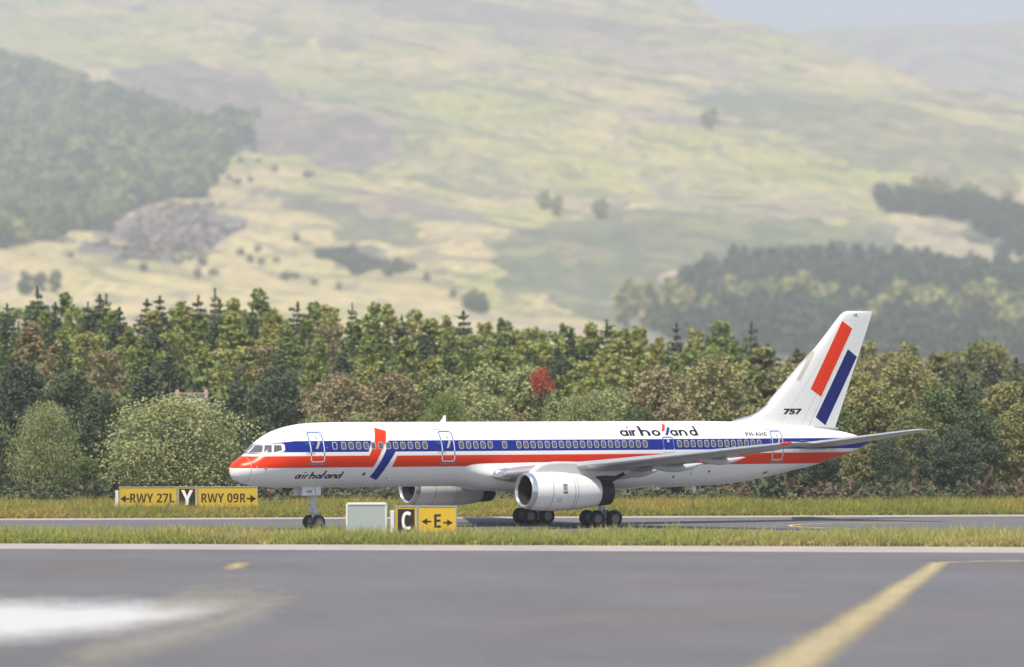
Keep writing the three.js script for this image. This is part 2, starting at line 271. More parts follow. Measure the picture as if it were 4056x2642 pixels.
// ------------------------------------------------------------------ the airliner: local x aft from the nose, y up, z to its left
const plane = base('passenger_airplane', -16.281, 0, -284.42, 0.5755);
tag(plane, 'white twin-engine airliner with blue and red side stripes standing on the taxiway', 'airplane');
const whitePaint = phys(0.80, 0.80, 0.79, 0.34, { clearcoat: 0.5, clearcoatRoughness: 0.12 });
const greyPaint = phys(0.34, 0.35, 0.36, 0.42, { clearcoat: 0.25, clearcoatRoughness: 0.2 });
const fairGrey = phys(0.56, 0.57, 0.57, 0.4, { clearcoat: 0.25, clearcoatRoughness: 0.2 });
const silver = phys(0.60, 0.61, 0.63, 0.24, { metalness: 0.85 });
const slatMetal = phys(0.50, 0.51, 0.53, 0.33, { metalness: 0.6 });
const black = phys(0.012, 0.012, 0.014, 0.5), darkDuct = std(0.010, 0.0095, 0.009, 0.7), rubber = std(0.012, 0.012, 0.013, 0.75), hubGrey = phys(0.22, 0.22, 0.22, 0.45, { metalness: 0.3 });
const gearGrey = phys(0.55, 0.56, 0.57, 0.4), redPlastic = phys(0.55, 0.015, 0.03, 0.2, { clearcoat: 1 });
const lineGrey = std(0.30, 0.30, 0.31, 0.6), portGrey = std(0.09, 0.085, 0.09, 0.5), frameGrey = phys(0.42, 0.42, 0.42, 0.45, { specularIntensity: .5 }), paneGrey = phys(0.105, 0.105, 0.115, 0.4, { specularIntensity: .4 }), cockpitPane = phys(0.085, 0.085, 0.095, 0.12, { clearcoat: 1 });
const doorBlue = std(0.06, 0.17, 0.42, 0.5), doorWhite = std(0.70, 0.72, 0.76, 0.5), handleGrey = std(0.40, 0.40, 0.40, 0.5), sillGrey = std(0.20, 0.19, 0.21, 0.5);

const rt = Math.sqrt;
const crown = table([[0, 3.5], [.04, 3.7], [.15, 3.87], [.35, 4.05], [.63, 4.2], [.94, 4.36], [1.28, 4.63], [1.6, 4.96], [1.91, 5.24], [2.36, 5.53], [3.11, 5.85], [3.97, 6.06], [4.83, 6.18], [6, 6.24], [7.4, 6.26], [32.5, 6.26], [35.7, 6.22], [38.3, 6.11], [40.8, 5.95], [42.15, 5.83], [43.4, 5.69], [44.3, 5.54], [45.1, 5.36], [45.8, 5.12], [46.2, 4.93]], rt);
const keel = table([[0, 3.44], [.02, 3.25], [.15, 3.02], [.43, 2.84], [.89, 2.69], [1.57, 2.57], [2.25, 2.5], [3.4, 2.45], [5, 2.44], [14, 2.43], [27, 2.36], [30.6, 2.21], [32.5, 2.25], [34.4, 2.32], [36.4, 2.51], [38.3, 2.8], [40, 3.12], [41.5, 3.4], [43.1, 3.8], [44.5, 4.19], [45.3, 4.47], [46.2, 4.85]], rt);
const halfWidth = table([[0, .02], [.04, .24], [.15, .46], [.4, .74], [.9, 1.06], [1.6, 1.35], [2.4, 1.57], [3.4, 1.74], [4.8, 1.84], [6.2, 1.88], [31, 1.88], [34, 1.85], [36, 1.75], [38, 1.54], [40, 1.24], [42, .91], [44, .55], [45.4, .28], [46.2, .1]], rt);
const beltline = table([[0, 3.47], [.4, 3.5], [1, 3.6], [2, 3.85], [3.4, 4.15], [5, 4.3], [6.5, 4.36], [31, 4.36], [36, 4.5], [40, 4.72], [44, 4.88], [46.2, 4.9]], rt);
const side = (s, h) => { const y = beltline(s), r = (h - y) / (h > y ? crown(s) - y : y - keel(s)); return halfWidth(s) * Math.sqrt(Math.max(0, 1 - r * r)); };
const around = (s, a) => { const y = beltline(s), v = Math.sin(a); return [s, y + v * (v > 0 ? crown(s) - y : y - keel(s)), halfWidth(s) * Math.cos(a)]; };

// livery print, seen square from the side; the upper half of the picture is the left side
const liveryCanvas = document.createElement('canvas'); liveryCanvas.width = 2048; liveryCanvas.height = 1024;
{
  const g = liveryCanvas.getContext('2d'), WHITE = '#e8e7e5', BLUE = '#0c2080', RED = '#e03400', INK = '#17131d';
  g.fillStyle = WHITE; g.fillRect(0, 0, 2048, 1024);
  const U = 2048 / 46.5, V = 512 / 4.6;
  const poly = (pts, fill) => { g.fillStyle = fill; g.beginPath(); pts.forEach(([s, h], i) => g[i ? 'lineTo' : 'moveTo'](s * U, 512 - (h - 2) * V)); g.closePath(); g.fill(); };
  // letters of the round sans serif on the airliner, as strokes in units of the x-height
  const glyph = {
    a: (w) => { g.moveTo(1.0, 0.5); g.arc(0.5, 0.5, 0.5 - w / 2 + 0.03, 0, 7); g.moveTo(0.93, 0); g.lineTo(0.93, 1); return 1.0; },
    i: (w) => { g.moveTo(0.13, 0); g.lineTo(0.13, 1); g.moveTo(0.13, 1.42); g.lineTo(0.13, 1.64); return 0.26; },
    r: (w) => { g.moveTo(0.13, 0); g.lineTo(0.13, 1); g.moveTo(0.13, 0.55); g.quadraticCurveTo(0.2, 0.95, 0.58, 0.9); return 0.6; },
    h: (w) => { g.moveTo(0.13, 0); g.lineTo(0.13, 1.72); g.moveTo(0.13, 0.5); g.bezierCurveTo(0.15, 1.05, 0.84, 1.05, 0.84, 0.5); g.lineTo(0.84, 0); return 0.97; },
    o: (w) => { g.moveTo(0.97, 0.5); g.arc(0.5, 0.5, 0.5 - w / 2 + 0.03, 0, 7); return 1.0; },
    n: (w) => { g.moveTo(0.13, 0); g.lineTo(0.13, 1); g.moveTo(0.13, 0.5); g.bezierCurveTo(0.15, 1.05, 0.84, 1.05, 0.84, 0.5); g.lineTo(0.84, 0); return 0.97; },
    d: (w) => { g.moveTo(1.0, 0.5); g.arc(0.5, 0.5, 0.5 - w / 2 + 0.03, 0, 7); g.moveTo(0.93, 0); g.lineTo(0.93, 1.72); return 1.0; },
  };
  const letter = (ch, s, h, wide, tall, slant, w = 0.27, ink = INK) => {
    g.save(); g.transform(wide * U, 0, slant * tall * U, -tall * V, s * U, 512 - (h - 2) * V);
    g.beginPath(); glyph[ch](w); g.lineWidth = w; g.strokeStyle = ink; g.stroke(); g.restore();
  };
  for (const leftSide of [true, false]) {
    g.save(); if (!leftSide) g.translate(0, 512);
    g.save(); g.beginPath(); g.rect(0, 0, 2048, 512); g.clip();
    poly([[0, 4.30], [8.24, 4.31], [8.69, 5.12], [8.88, 5.6], [9.06, 5.95], [9.73, 5.75], [9.56, 5.4], [9.47, 5.12], [9.16, 4.70], [8.59, 3.63], [0, 3.62]], RED);
    poly([[10.14, 4.30], [47, 4.29], [47, 3.60], [9.87, 3.63]], RED);
    poly([[1.2, 4.92], [1.6, 4.99], [2.76, 5.11], [3.5, 5.18], [8.47, 5.18], [8.19, 4.53], [2.6, 4.53], [1.1, 4.46]], BLUE);
    poly([[9.66, 5.18], [47, 5.18], [47, 4.53], [10.05, 4.53], [9.72, 4.05], [9.43, 3.55], [9.26, 3.2], [9.12, 2.86], [8.55, 3.05], [8.74, 3.4], [8.96, 3.80], [9.38, 4.59]], BLUE);
    poly([[1.0, 4.50], [1.5, 4.46], [1.86, 4.44], [2.64, 4.57], [2.76, 4.66], [2.78, 4.99], [2.68, 5.03], [2.04, 5.01], [1.6, 4.97], [1.2, 4.9]], WHITE);
    poly([[1.05, 4.45], [1.5, 4.42], [1.75, 4.40], [1.5, 4.46], [1.1, 4.49]], BLUE);
    if (leftSide) {
      [['a', 26.28, .55], ['i', 26.94, .55], ['r', 27.13, .58], ['h', 27.74, .74], ['o', 28.61, .60], ['a', 29.99, .50], ['n', 30.62, .60], ['d', 31.42, .54]].forEach(([c, s, w]) => letter(c, s, 5.375, w, 0.35, 0, 0.28));
      poly([[29.80, 6.10], [29.98, 6.07], [29.55, 5.62], [29.37, 5.67]], RED); poly([[29.96, 5.92], [30.14, 5.86], [29.69, 5.38], [29.53, 5.44]], '#20358f');
      [['a', 3.48, .36], ['i', 3.94, .36], ['r', 4.11, .32], ['h', 4.43, .38], ['o', 4.83, .38], ['a', 5.45, .37], ['n', 5.87, .37], ['d', 6.19, .37]].forEach(([c, s, w]) => letter(c, s, 2.985, w * .92, 0.235, 0.3, 0.32));
      poly([[5.42, 3.47], [5.54, 3.42], [5.34, 3.16], [5.22, 3.16]], '#b81a1a'); poly([[5.36, 3.28], [5.50, 3.28], [5.26, 2.96], [5.14, 2.96]], '#1c2f90');
      g.fillStyle = '#2a2630'; g.font = 'bold 26px sans-serif'; g.save(); g.translate(35.56 * U, 512 - 3.33 * V); g.scale((1.76 * U) / g.measureText('PH-AHE').width, 1.4); g.fillText('PH-AHE', 0, 0); g.restore();
    } else {
      g.fillStyle = INK; g.font = 'bold 54px sans-serif'; g.save(); g.translate(32 * U, 512 - 3.38 * V); g.scale(-(5.7 * U) / g.measureText('air holland').width, 1); g.fillText('air holland', 0, 0); g.restore();
    }
    g.restore(); g.restore();
  }
}
const liveryTex = new THREE.CanvasTexture(liveryCanvas); liveryTex.colorSpace = THREE.SRGBColorSpace; liveryTex.wrapS = liveryTex.wrapT = THREE.ClampToEdgeWrapping;
const liveryPaint = new THREE.MeshPhysicalMaterial({ map: liveryTex, roughness: 0.32, specularIntensity: 0.55 });
{ // fuselage skin: two half shells, each with the print of its own side
  const S = []; for (let i = 0; i <= 46; i++) S.push(7.4 * (i / 46) ** 2); for (let i = 1; i <= 40; i++) S.push(7.4 + 24.6 * i / 40); for (let i = 1; i <= 44; i++) S.push(32 + 14.2 * i / 44);
  const N = 40, pos = [], nor = [], uv = [], idx = [];
  for (const z of [1, -1]) {
    const at = pos.length / 3;
    S.forEach((s) => {
      for (let j = 0; j <= N; j++) {
        const a = -Math.PI / 2 + Math.PI * j / N, p = around(s, a), e = 0.004, ds = Math.max(0.004, s * 0.01);
        const p0 = around(Math.max(0, s - ds), a), p1 = around(Math.min(46.2, s + ds), a), q0 = around(s, a - e), q1 = around(s, a + e);
        const t = p1.map((v, k) => v - p0[k]), b = q1.map((v, k) => v - q0[k]), n = new THREE.Vector3(...t).cross(new THREE.Vector3(...b)).normalize();
        if (n.z * p[2] + n.y * (p[1] - beltline(s)) < 0) n.negate();
        if (s < 1e-6) n.set(-1, 0, 0);
        pos.push(p[0], p[1], p[2] * z); nor.push(n.x, n.y, n.z * z);
        uv.push(s / 46.5, (z > 0 ? 0.5 : 0) + 0.5 * clamp((p[1] - 2) / 4.6, 0.002, 0.998));
      }
    });
    for (let i = 0; i < S.length - 1; i++) for (let j = 0; j < N; j++) { const q = at + i * (N + 1) + j; idx.push(...(z > 0 ? [q, q + N + 1, q + 1, q + 1, q + N + 1, q + N + 2] : [q, q + 1, q + N + 1, q + 1, q + N + 2, q + N + 1])); }
  }
  const g = new THREE.BufferGeometry();
  g.setAttribute('position', new THREE.Float32BufferAttribute(pos, 3)); g.setAttribute('normal', new THREE.Float32BufferAttribute(nor, 3)); g.setAttribute('uv', new THREE.Float32BufferAttribute(uv, 2)); g.setIndex(idx);
  mesh('fuselage', g, liveryPaint, plane).userData.label = 'white fuselage with blue stripe over red stripe and dark lettering';
  mesh('tail_exhaust', loft([0, 0.12].map((k) => Array.from({ length: 16 }, (_, i) => { const a = i / 16 * Math.PI * 2; return [46.18 + k, 4.89 + 0.045 * Math.sin(a), 0.08 * Math.cos(a)]; }))), darkDuct, plane);
}
// small plates that follow the skin: quads and outlines given as [s, h] on the left side
function skinPoint(s, h, off) { const e = 0.02, z = side(s, h), n = new THREE.Vector3(-(side(s + e, h) - side(s - e, h)) / (2 * e), -(side(s, h + e) - side(s, h - e)) / (2 * e), 1).normalize(); return [s + n.x * off, h + n.y * off, z + n.z * off]; }
function skinGrid(corner, nu, nv, off) {                             // corner(u, v) -> [s, h]
  const pos = [], idx = [];
  for (let j = 0; j <= nv; j++) for (let i = 0; i <= nu; i++) pos.push(...skinPoint(...corner(i / nu, j / nv), off));
  for (let j = 0; j < nv; j++) for (let i = 0; i < nu; i++) { const a = j * (nu + 1) + i, b = a + nu + 1; idx.push(a, a + 1, b, a + 1, b + 1, b); }
  const g = new THREE.BufferGeometry(); g.setAttribute('position', new THREE.Float32BufferAttribute(pos, 3)); g.setIndex(idx); g.computeVertexNormals(); return g;
}
const quad = (c) => (u, v) => [0, 1].map((k) => lerp(lerp(c[0][k], c[1][k], u), lerp(c[3][k], c[2][k], u), v));
const roundedPath = (s0, h0, s1, h1, r, n = 5) => { const p = []; for (const [cx, cy, a0] of [[s1 - r, h1 - r, 0], [s0 + r, h1 - r, 1], [s0 + r, h0 + r, 2], [s1 - r, h0 + r, 3]]) for (let i = 0; i <= n; i++) { const a = (a0 + i / n) * Math.PI / 2; p.push([cx + r * Math.cos(a), cy + r * Math.sin(a)]); } return p; };
function densify(p, step = 0.09) { const o = []; p.forEach(([x, y], i) => { const [X, Y] = p[(i + 1) % p.length], n = Math.max(1, Math.ceil(Math.hypot(X - x, Y - y) / step)); for (let k = 0; k < n; k++) o.push([lerp(x, X, k / n), lerp(y, Y, k / n)]); }); return o; }
function skinBand(path, width, off, closed = true) {                 // a band along a path
  const p = closed ? densify(path) : path.flatMap((q, i) => i === path.length - 1 ? [q] : densify([q, path[i + 1]]).slice(0, Math.ceil(Math.hypot(path[i + 1][0] - q[0], path[i + 1][1] - q[1]) / 0.09))), n = p.length, pos = [], idx = [];
  p.forEach((q, i) => { const a = p[closed ? (i + n - 1) % n : Math.max(0, i - 1)], b = p[closed ? (i + 1) % n : Math.min(n - 1, i + 1)], L = Math.hypot(b[0] - a[0], b[1] - a[1]) || 1, nx = -(b[1] - a[1]) / L * width / 2, ny = (b[0] - a[0]) / L * width / 2; pos.push(...skinPoint(q[0] + nx, q[1] + ny, off), ...skinPoint(q[0] - nx, q[1] - ny, off)); });
  for (let i = 0; i < (closed ? n : n - 1); i++) { const a = 2 * i, b = 2 * ((i + 1) % n); idx.push(a, a + 1, b, a + 1, b + 1, b); }
  const g = new THREE.BufferGeometry(); g.setAttribute('position', new THREE.Float32BufferAttribute(pos, 3)); g.setIndex(idx); g.computeVertexNormals(); return g;
}
function skinDisc(path, off) {                                       // a filled rounded outline
  const c = [path.reduce((a, p) => a + p[0], 0) / path.length, path.reduce((a, p) => a + p[1], 0) / path.length], pos = [...skinPoint(...c, off)], idx = [];
  path.forEach((p) => pos.push(...skinPoint(...p, off))); path.forEach((_, i) => idx.push(0, 1 + i, 1 + (i + 1) % path.length));
  const g = new THREE.BufferGeometry(); g.setAttribute('position', new THREE.Float32BufferAttribute(pos, 3)); g.setIndex(idx); g.computeVertexNormals(); return g;
}
// cabin windows: pitch 0.508 m, with the gaps at the doors
const WIN = [...Array(12).keys(), 16, 17, 18, 19, 20, 22, ...Array.from({ length: 19 }, (_, i) => 24 + i), ...Array.from({ length: 13 }, (_, i) => 47 + i)].map((k) => 6.53 + 0.508 * k);
for (const s of WIN) {
  const w = mesh('cabin_window', skinBand(roundedPath(s - 0.155, 4.695, s + 0.155, 5.085, 0.09, 4), 0.042, 0.012), frameGrey, plane);
  mesh('window_pane', skinDisc(roundedPath(s - 0.13, 4.72, s + 0.13, 5.06, 0.07, 4), 0.008), paneGrey, w);
}
{ const w = mesh('cabin_window', skinBand(roundedPath(5.79, 4.695, 6.07, 5.085, 0.09, 4), 0.05, 0.012), frameGrey, plane); w.userData.label = 'blanked cabin window with a blue centre'; }
for (const c of [[[1.11, 4.50], [1.53, 4.53], [1.74, 4.92], [1.55, 4.94]], [[1.60, 4.53], [1.97, 4.53], [2.12, 4.95], [1.80, 4.93]], [[2.08, 4.53], [2.56, 4.65], [2.60, 4.93], [2.22, 4.95]]]) {
  for (const z of [1, -1]) {
    const m = mesh('cockpit_window', skinGrid(quad(c), 8, 6, 0.012), cockpitPane, plane);
    const f = mesh('window_frame', skinBand(densify(c, 0.06), 0.02, 0.016), std(0.30, 0.30, 0.31, 0.5), m);
    m.scale.z = z;
  }
}
mesh('windscreen_post', loft([[1.10, 4.50], [1.33, 4.70], [1.57, 4.93]].map(([s, h]) => [[s - .02, h, -.05], [s - .02, h, .05], [s + .05, h, .05], [s + .05, h, -.05]])), whitePaint, plane);
// doors: outline, sill, hinge marks, handle
function door(s0, s1, h0, h1, kind) {
  const split = 4.53, path = roundedPath(s0, h0, s1, h1, 0.12, 4);
  const d = mesh(kind === 'exit' ? 'emergency_exit' : 'passenger_door', skinBand(path, 0.06, 0.010), doorWhite, plane);
  mesh('upper_outline', skinBand([[s0, kind === 'exit' ? h0 + 0.2 : 5.17], [s0, h1 - .1], [s0 + .1, h1], [s1 - .1, h1], [s1, h1 - .1], [s1, kind === 'exit' ? h0 + 0.2 : 5.17]], 0.072, 0.014, false), doorBlue, d);
  if (kind === 'exit') { mesh('exit_handle', skinBand(roundedPath((s0 + s1) / 2 - .06, 5.0, (s0 + s1) / 2 + .06, 5.12, .05, 3), .04, .02), doorWhite, d); return; }
  mesh('white_line', skinBand([[s0, 4.53], [s0, 4.29]], 0.055, 0.014, false), std(0.03, 0.05, 0.25, .5), d); mesh('white_line', skinBand([[s1, 4.53], [s1, 4.29]], 0.055, 0.014, false), std(0.03, 0.05, 0.25, .5), d);
  mesh('door_sill', skinBand([[s0 - .1, h0 - .03], [s0 - .06, h0 - .13], [s1 + .06, h0 - .13], [s1 + .1, h0 - .03]], 0.10, 0.012, false), sillGrey, d);
  const m = (s0 + s1) / 2 + 0.04;
  const handle = skinGrid(quad([[m - .18, 4.70], [m - .02, 4.72], [m + .20, 5.12], [m + .04, 5.16]]), 4, 5, 0.035);
  mesh('door_handle', handle, handleGrey, d);
  mesh('door_window', skinDisc(roundedPath(m - .06, 5.26, m + .08, 5.38, .05, 3), .012), frameGrey, d);
  mesh('door_light', skinDisc(roundedPath(m - .05, 5.42, m + .05, 5.46, .015, 2), .012), redPlastic, d);
  for (const h of [5.03, 4.46]) mesh('hinge_mark', skinBand(roundedPath(s0 - .3, h - .04, s0 + .24, h + .04, .03, 2), .022, .013), h > 5 ? doorBlue : lineGrey, d);
  mesh('rain_gutter', skinBand([[s0 - .35, h1 + .1], [s1 - .05, h1 + .14]], .03, .012, false), lineGrey, d);
}
door(4.34, 5.21, 3.97, 5.68, 'door'); door(13.29, 14.15, 3.95, 5.70, 'door'); door(37.60, 38.46, 3.86, 5.63, 'door'); door(29.22, 29.98, 4.40, 5.29, 'exit');
// ports, vents and service panels on the skin
for (const [s, h, r, mat] of [[8.08, 3.23, .1, portGrey], [9.75, 2.98, .05, portGrey], [5.40, 4.79, .05, sillGrey], [1.08, 3.69, .05, lineGrey], [1.56, 3.60, .07, lineGrey], [30.27, 2.87, .08, portGrey], [32.80, 3.19, .08, portGrey], [12.12, 4.13, .06, portGrey], [39.42, 4.37, .04, portGrey], [12.3, 4.8, .02, lineGrey]])
  mesh('port', skinDisc(Array.from({ length: 12 }, (_, i) => [s + r * Math.cos(i * Math.PI / 6), h + r * Math.sin(i * Math.PI / 6)]), 0.012), mat, plane);
for (const [s, h] of [[31.42, 3.37], [31.46, 3.09]]) mesh('port_ring', skinBand(Array.from({ length: 14 }, (_, i) => [s + .08 * Math.cos(i * Math.PI / 7), h + .08 * Math.sin(i * Math.PI / 7)]), .03, .012), lineGrey, plane);
mesh('outflow_valve', skinGrid(quad([[37.15, 2.98], [37.52, 3.02], [37.68, 3.15], [37.36, 3.12]]), 3, 3, .012), std(.16, .05, .05, .5), plane);
mesh('radome_seam', mergeGeometries([skinBand([[.80, 4.22], [.80, 3.9], [.79, 3.5], [.77, 3.1], [.74, 2.83]], .022, .010, false)]), lineGrey, plane);
// antennas and the drain mast
const blade = (pts, t) => { const g = new THREE.ExtrudeGeometry(new THREE.Shape(pts.map((p) => new THREE.Vector2(...p))), { depth: t, bevelEnabled: true, bevelSize: t / 3, bevelThickness: t / 3, bevelSegments: 2 }); g.translate(0, 0, -t / 2); return g; };
mesh('antenna', blade([[14.27, 6.22], [14.69, 6.22], [14.68, 6.62], [14.60, 6.63], [14.5, 6.45]], .05), whitePaint, plane);
mesh('antenna', blade([[17.95, 2.48], [18.55, 2.40], [18.55, 1.9], [18.38, 1.88]], .06), whitePaint, plane);
mesh('drain_mast', blade([[32.5, 2.3], [32.9, 2.3], [32.82, 1.82], [32.74, 1.83]], .05), whitePaint, plane);

// belly fairing, blended into the lower fuselage
{
  const low = table([[14, 2.43], [15, 2.38], [16, 2.27], [17, 2.15], [18.4, 2.09], [20, 2.07], [25, 2.07], [27, 2.10], [28.5, 2.18], [30, 2.3], [31.2, 2.42]]), wide = table([[14, 1.86], [15, 1.98], [16, 2.2], [17, 2.40], [18.4, 2.55], [20, 2.62], [24, 2.62], [26, 2.5], [28, 2.25], [29.6, 2.0], [31.2, 1.86]]), grow = (s) => smooth(13.9, 17, s) * (1 - smooth(27.6, 31.2, s));
  const rings = range(13.8, 31.2, 0.3).map((s) => Array.from({ length: 44 }, (_, i) => {
    const a = -Math.PI / 2 + (i - 21.5) / 43 * Math.PI * 1.06, e = 0.8, c = Math.cos(a), v = Math.sin(a), f = around(s, a), big = [s, 4.36 - Math.abs(v) ** e * (4.36 - low(s)), wide(s) * Math.sign(c) * Math.abs(c) ** e];
    const w = grow(s) * smooth(3.86, 3.3, f[1]), skin = [s, lerp(f[1], 4.36, .012), f[2] * .988];
    return skin.map((q, k) => lerp(q, big[k], w));
  }));
  mesh('belly_fairing', loft(rings), whitePaint, plane);
}
// wings
const foil = (x, t) => 5 * t * (0.2969 * Math.sqrt(x) - 0.126 * x - 0.3516 * x * x + 0.2843 * x ** 3 - 0.1036 * x ** 4);
function section(le, te, h, z, t, x0 = 0, x1 = 1, grow = 0, n = 13, twist = 0) {
  const up = [], dn = [], c = te - le;
  for (let i = 0; i <= n; i++) { const x = lerp(x0, x1, (1 - Math.cos(Math.PI * i / n * (x1 < 0.5 ? 0.5 : 1))) / (x1 < 0.5 ? 1 : 2)), y = foil(Math.max(x, 1e-5), t) * c + grow, cam = 0.018 * c * 4 * x * (1 - x) - twist * x * c; up.push([le - grow * (1 - x / x1) + x * c, h + cam + y * 0.92, z]); dn.unshift([le - grow * (1 - x / x1) + x * c, h + cam - y * 1.08, z]); }
  return [...up, ...dn.slice(x0 === 0 ? 0 : 0, -1)];
}
const wingLE = (l) => 17.0 + (l - 2.1) * 0.5426, wingTE = (l) => l < 6.6 ? lerp(25.3, 25.5, (l - 2) / 4.6) : lerp(25.5, 28.05, (l - 6.6) / 12.4), wingH = (l) => 3.12 + (l - 2.1) * 0.1165, wingT = (l) => lerp(0.125, 0.10, clamp(l / 12));
const stations = [0.6, 2.1, 3.6, 5, 6.6, 8, 10, 12, 14, 16, 18, 18.7, 19.0];
for (const z of [1, -1]) {
  const wing = mesh('wing', loft(stations.map((l) => section(wingLE(l) + (l === 19 ? 0.3 : 0), wingTE(l), wingH(l), z * l, wingT(l) * (l === 19 ? 0.35 : 1), 0, 1, 0, 13, 0.03)), z < 0), greyPaint, plane);
  wing.userData.label = z > 0 ? 'grey near wing with silver leading edge' : 'grey far wing mostly hidden by the fuselage';
  for (const [a, b] of [[2.25, 5.6], [7.4, 11.1], [11.16, 14.9], [14.96, 18.6]]) mesh('slat', loft([a, lerp(a, b, .33), lerp(a, b, .66), b].map((l) => section(wingLE(l), wingTE(l), wingH(l), z * l, wingT(l), 0, 0.13, 0.012, 9, 0.03)), z < 0), slatMetal, wing);
  mesh('navigation_light', loft([18.45, 18.7, 18.93].map((l, i) => section(wingLE(l) - .03, wingLE(l) + (i === 1 ? .34 : .26), wingH(l), z * l, i === 1 ? .55 : .5)), z < 0), z > 0 ? redPlastic : phys(.02, .3, .08, .2, { clearcoat: 1 }), wing);
  // root landing light housing
  mesh('landing_light', loft([[16.86, .18], [16.98, .32], [17.4, .40], [18.1, .36]].map(([s, r]) => Array.from({ length: 12 }, (_, i) => { const a = i / 12 * 6.2832; return [s + (Math.cos(a) * .25), 3.14 + r * Math.sin(a) * .95, z * (2.34 + r * Math.cos(a) * 0.9)]; })), z < 0), silver, wing);
  { const b = new THREE.SphereGeometry(.11, 12, 10); b.scale(.5, .8, 1); b.translate(16.8, 3.2, z * 2.38); mesh('lamp_lens', b, phys(.75, .76, .78, .1, { clearcoat: 1 }), wing); }
  for (const [l, len, over, w, drop] of [[4.4, 4.2, 0.8, .42, .42], [5.9, 4.2, 0.9, .40, .45], [8.55, 4.2, 1.5, .36, .42], [12.0, 3.7, 1.42, .30, .36]]) {
    const te = wingTE(l) + over, h0 = wingH(l) - 0.12;
    const rings = range(0, 1, 0.05).map((t) => { const s = te - len * (1 - t), r = Math.sin(Math.PI * Math.pow(clamp(t, .004, .996), 0.85)) ** 0.62, y = h0 - 0.12 - drop * 0.5 * Math.sin(Math.PI * Math.min(1, t * 1.05)) + 0.16 * (1 - t) + (t > .6 ? (t - .6) * .32 : 0); return Array.from({ length: 14 }, (_, i) => { const a = i / 14 * 6.2832; return [s, y + r * drop * .56 * Math.sin(a), z * l + r * w * .5 * Math.cos(a)]; }); });
    const f = mesh('flap_track_fairing', loft(rings, z < 0), fairGrey, wing);
  }
  for (const [l0, l1, x0, x1] of [[3, 6.2, .74, .745], [7.6, 13.6, .74, .745], [14, 18.2, .74, .745]]) mesh('flap_gap', loft([l0, l1].map((l) => { const c = wingTE(l) - wingLE(l), s = wingLE(l) + c * x0, y = wingH(l) - c * .042; return [[s, y, z * l], [s + .06, y, z * l], [s + .06, y - .012, z * l], [s, y - .012, z * l]]; }), z < 0), black, wing);
  mesh('fuel_panel', loft([8.2, 9.0].map((l) => { const c = wingTE(l) - wingLE(l), s = wingLE(l) + c * .45, y = wingH(l) - c * .052; return [[s, y, z * l], [s + .5, y, z * l], [s + .5, y - .012, z * l], [s, y - .012, z * l]]; }), z < 0), portGrey, wing);

  // engine and pylon
  const EZ = 6.48 * z, prof = (pts, seg = 56) => { const g = new THREE.LatheGeometry(pts.map(([x, r]) => new THREE.Vector2(r, x)), seg); g.rotateZ(-Math.PI / 2); return g; };
  const eng = new THREE.Group(); eng.name = 'engine'; eng.position.set(16, 2.255, EZ); eng.rotation.z = -0.026; plane.add(eng);
  eng.userData.label = z > 0 ? 'white engine under the near wing with silver intake ring' : 'white engine under the far wing seen below the fuselage';
  mesh('nacelle', prof([[.34, 1.075], [.7, 1.125], [1.2, 1.16], [1.8, 1.172], [2.5, 1.155], [3.2, 1.105], [4.0, 1.02], [4.6, .935], [5.02, .862], [5.02, .80], [4.9, .78]]), whitePaint, eng);
  mesh('intake_ring', prof([[.16, .838], [.06, .872], [.0, .925], [.03, .985], [.12, 1.03], [.34, 1.076]]), silver, eng);
  mesh('intake_duct', prof([[1.15, .79], [.5, .815], [.16, .838]]), darkDuct, eng);
  mesh('fan_disc', prof([[1.12, .02], [1.15, .80]]), darkDuct, eng);
  mesh('spinner', prof([[.72, .005], [.8, .08], [.95, .17], [1.13, .25]], 24), std(.02, .02, .02, .5), eng);
  { const bl = []; for (let i = 0; i < 24; i++) { const b = new THREE.BoxGeometry(.02, .54, .13); b.rotateY(.6); b.translate(1.06, .51, 0); b.rotateX(i / 24 * 6.2832); bl.push(b); } mesh('fan_blades', join(bl), phys(.025, .025, .028, .4, { metalness: .5 }), eng); }
  mesh('exhaust_nozzle', prof([[4.95, .80], [5.3, .815], [5.7, .79], [6.0, .745], [6.0, .70], [5.4, .62]]), black, eng);
  mesh('exhaust_cone', prof([[5.2, .5], [5.9, .34], [6.5, .03]], 24), darkDuct, eng);
  const rAt = table([[.34, 1.075], [.7, 1.125], [1.2, 1.16], [1.8, 1.172], [2.5, 1.155], [3.2, 1.105], [4.0, 1.02], [5.02, .862]]);
  for (const x of [1.36, 2.93, 3.14]) mesh('cowl_seam', prof([[x, rAt(x) + .004], [x + .035, rAt(x + .035) + .004]]), lineGrey, eng);
  const cowl = (x, a, off) => { const r = rAt(x) + off; return [x, r * Math.sin(a), z * r * Math.cos(a)]; };
  const plate = (x0, x1, a0, a1, off) => { const p = [], id = [], n = 4; for (let j = 0; j <= n; j++) for (let i = 0; i <= n; i++) p.push(...cowl(lerp(x0, x1, i / n), lerp(a0, a1, j / n), off)); for (let j = 0; j < n; j++) for (let i = 0; i < n; i++) { const a = j * (n + 1) + i, b = a + n + 1; id.push(a, a + 1, b, a + 1, b + 1, b); } const g = new THREE.BufferGeometry(); g.setAttribute('position', new THREE.Float32BufferAttribute(p, 3)); g.setIndex(id); g.computeVertexNormals(); return g; };
  mesh('maker_badge', plate(2.06, 2.36, -.10, .38, .008), std(.12, .12, .13, .4), eng);
  mesh('badge_field', plate(2.10, 2.32, .0, .28, .012), std(.62, .62, .63, .4), eng);
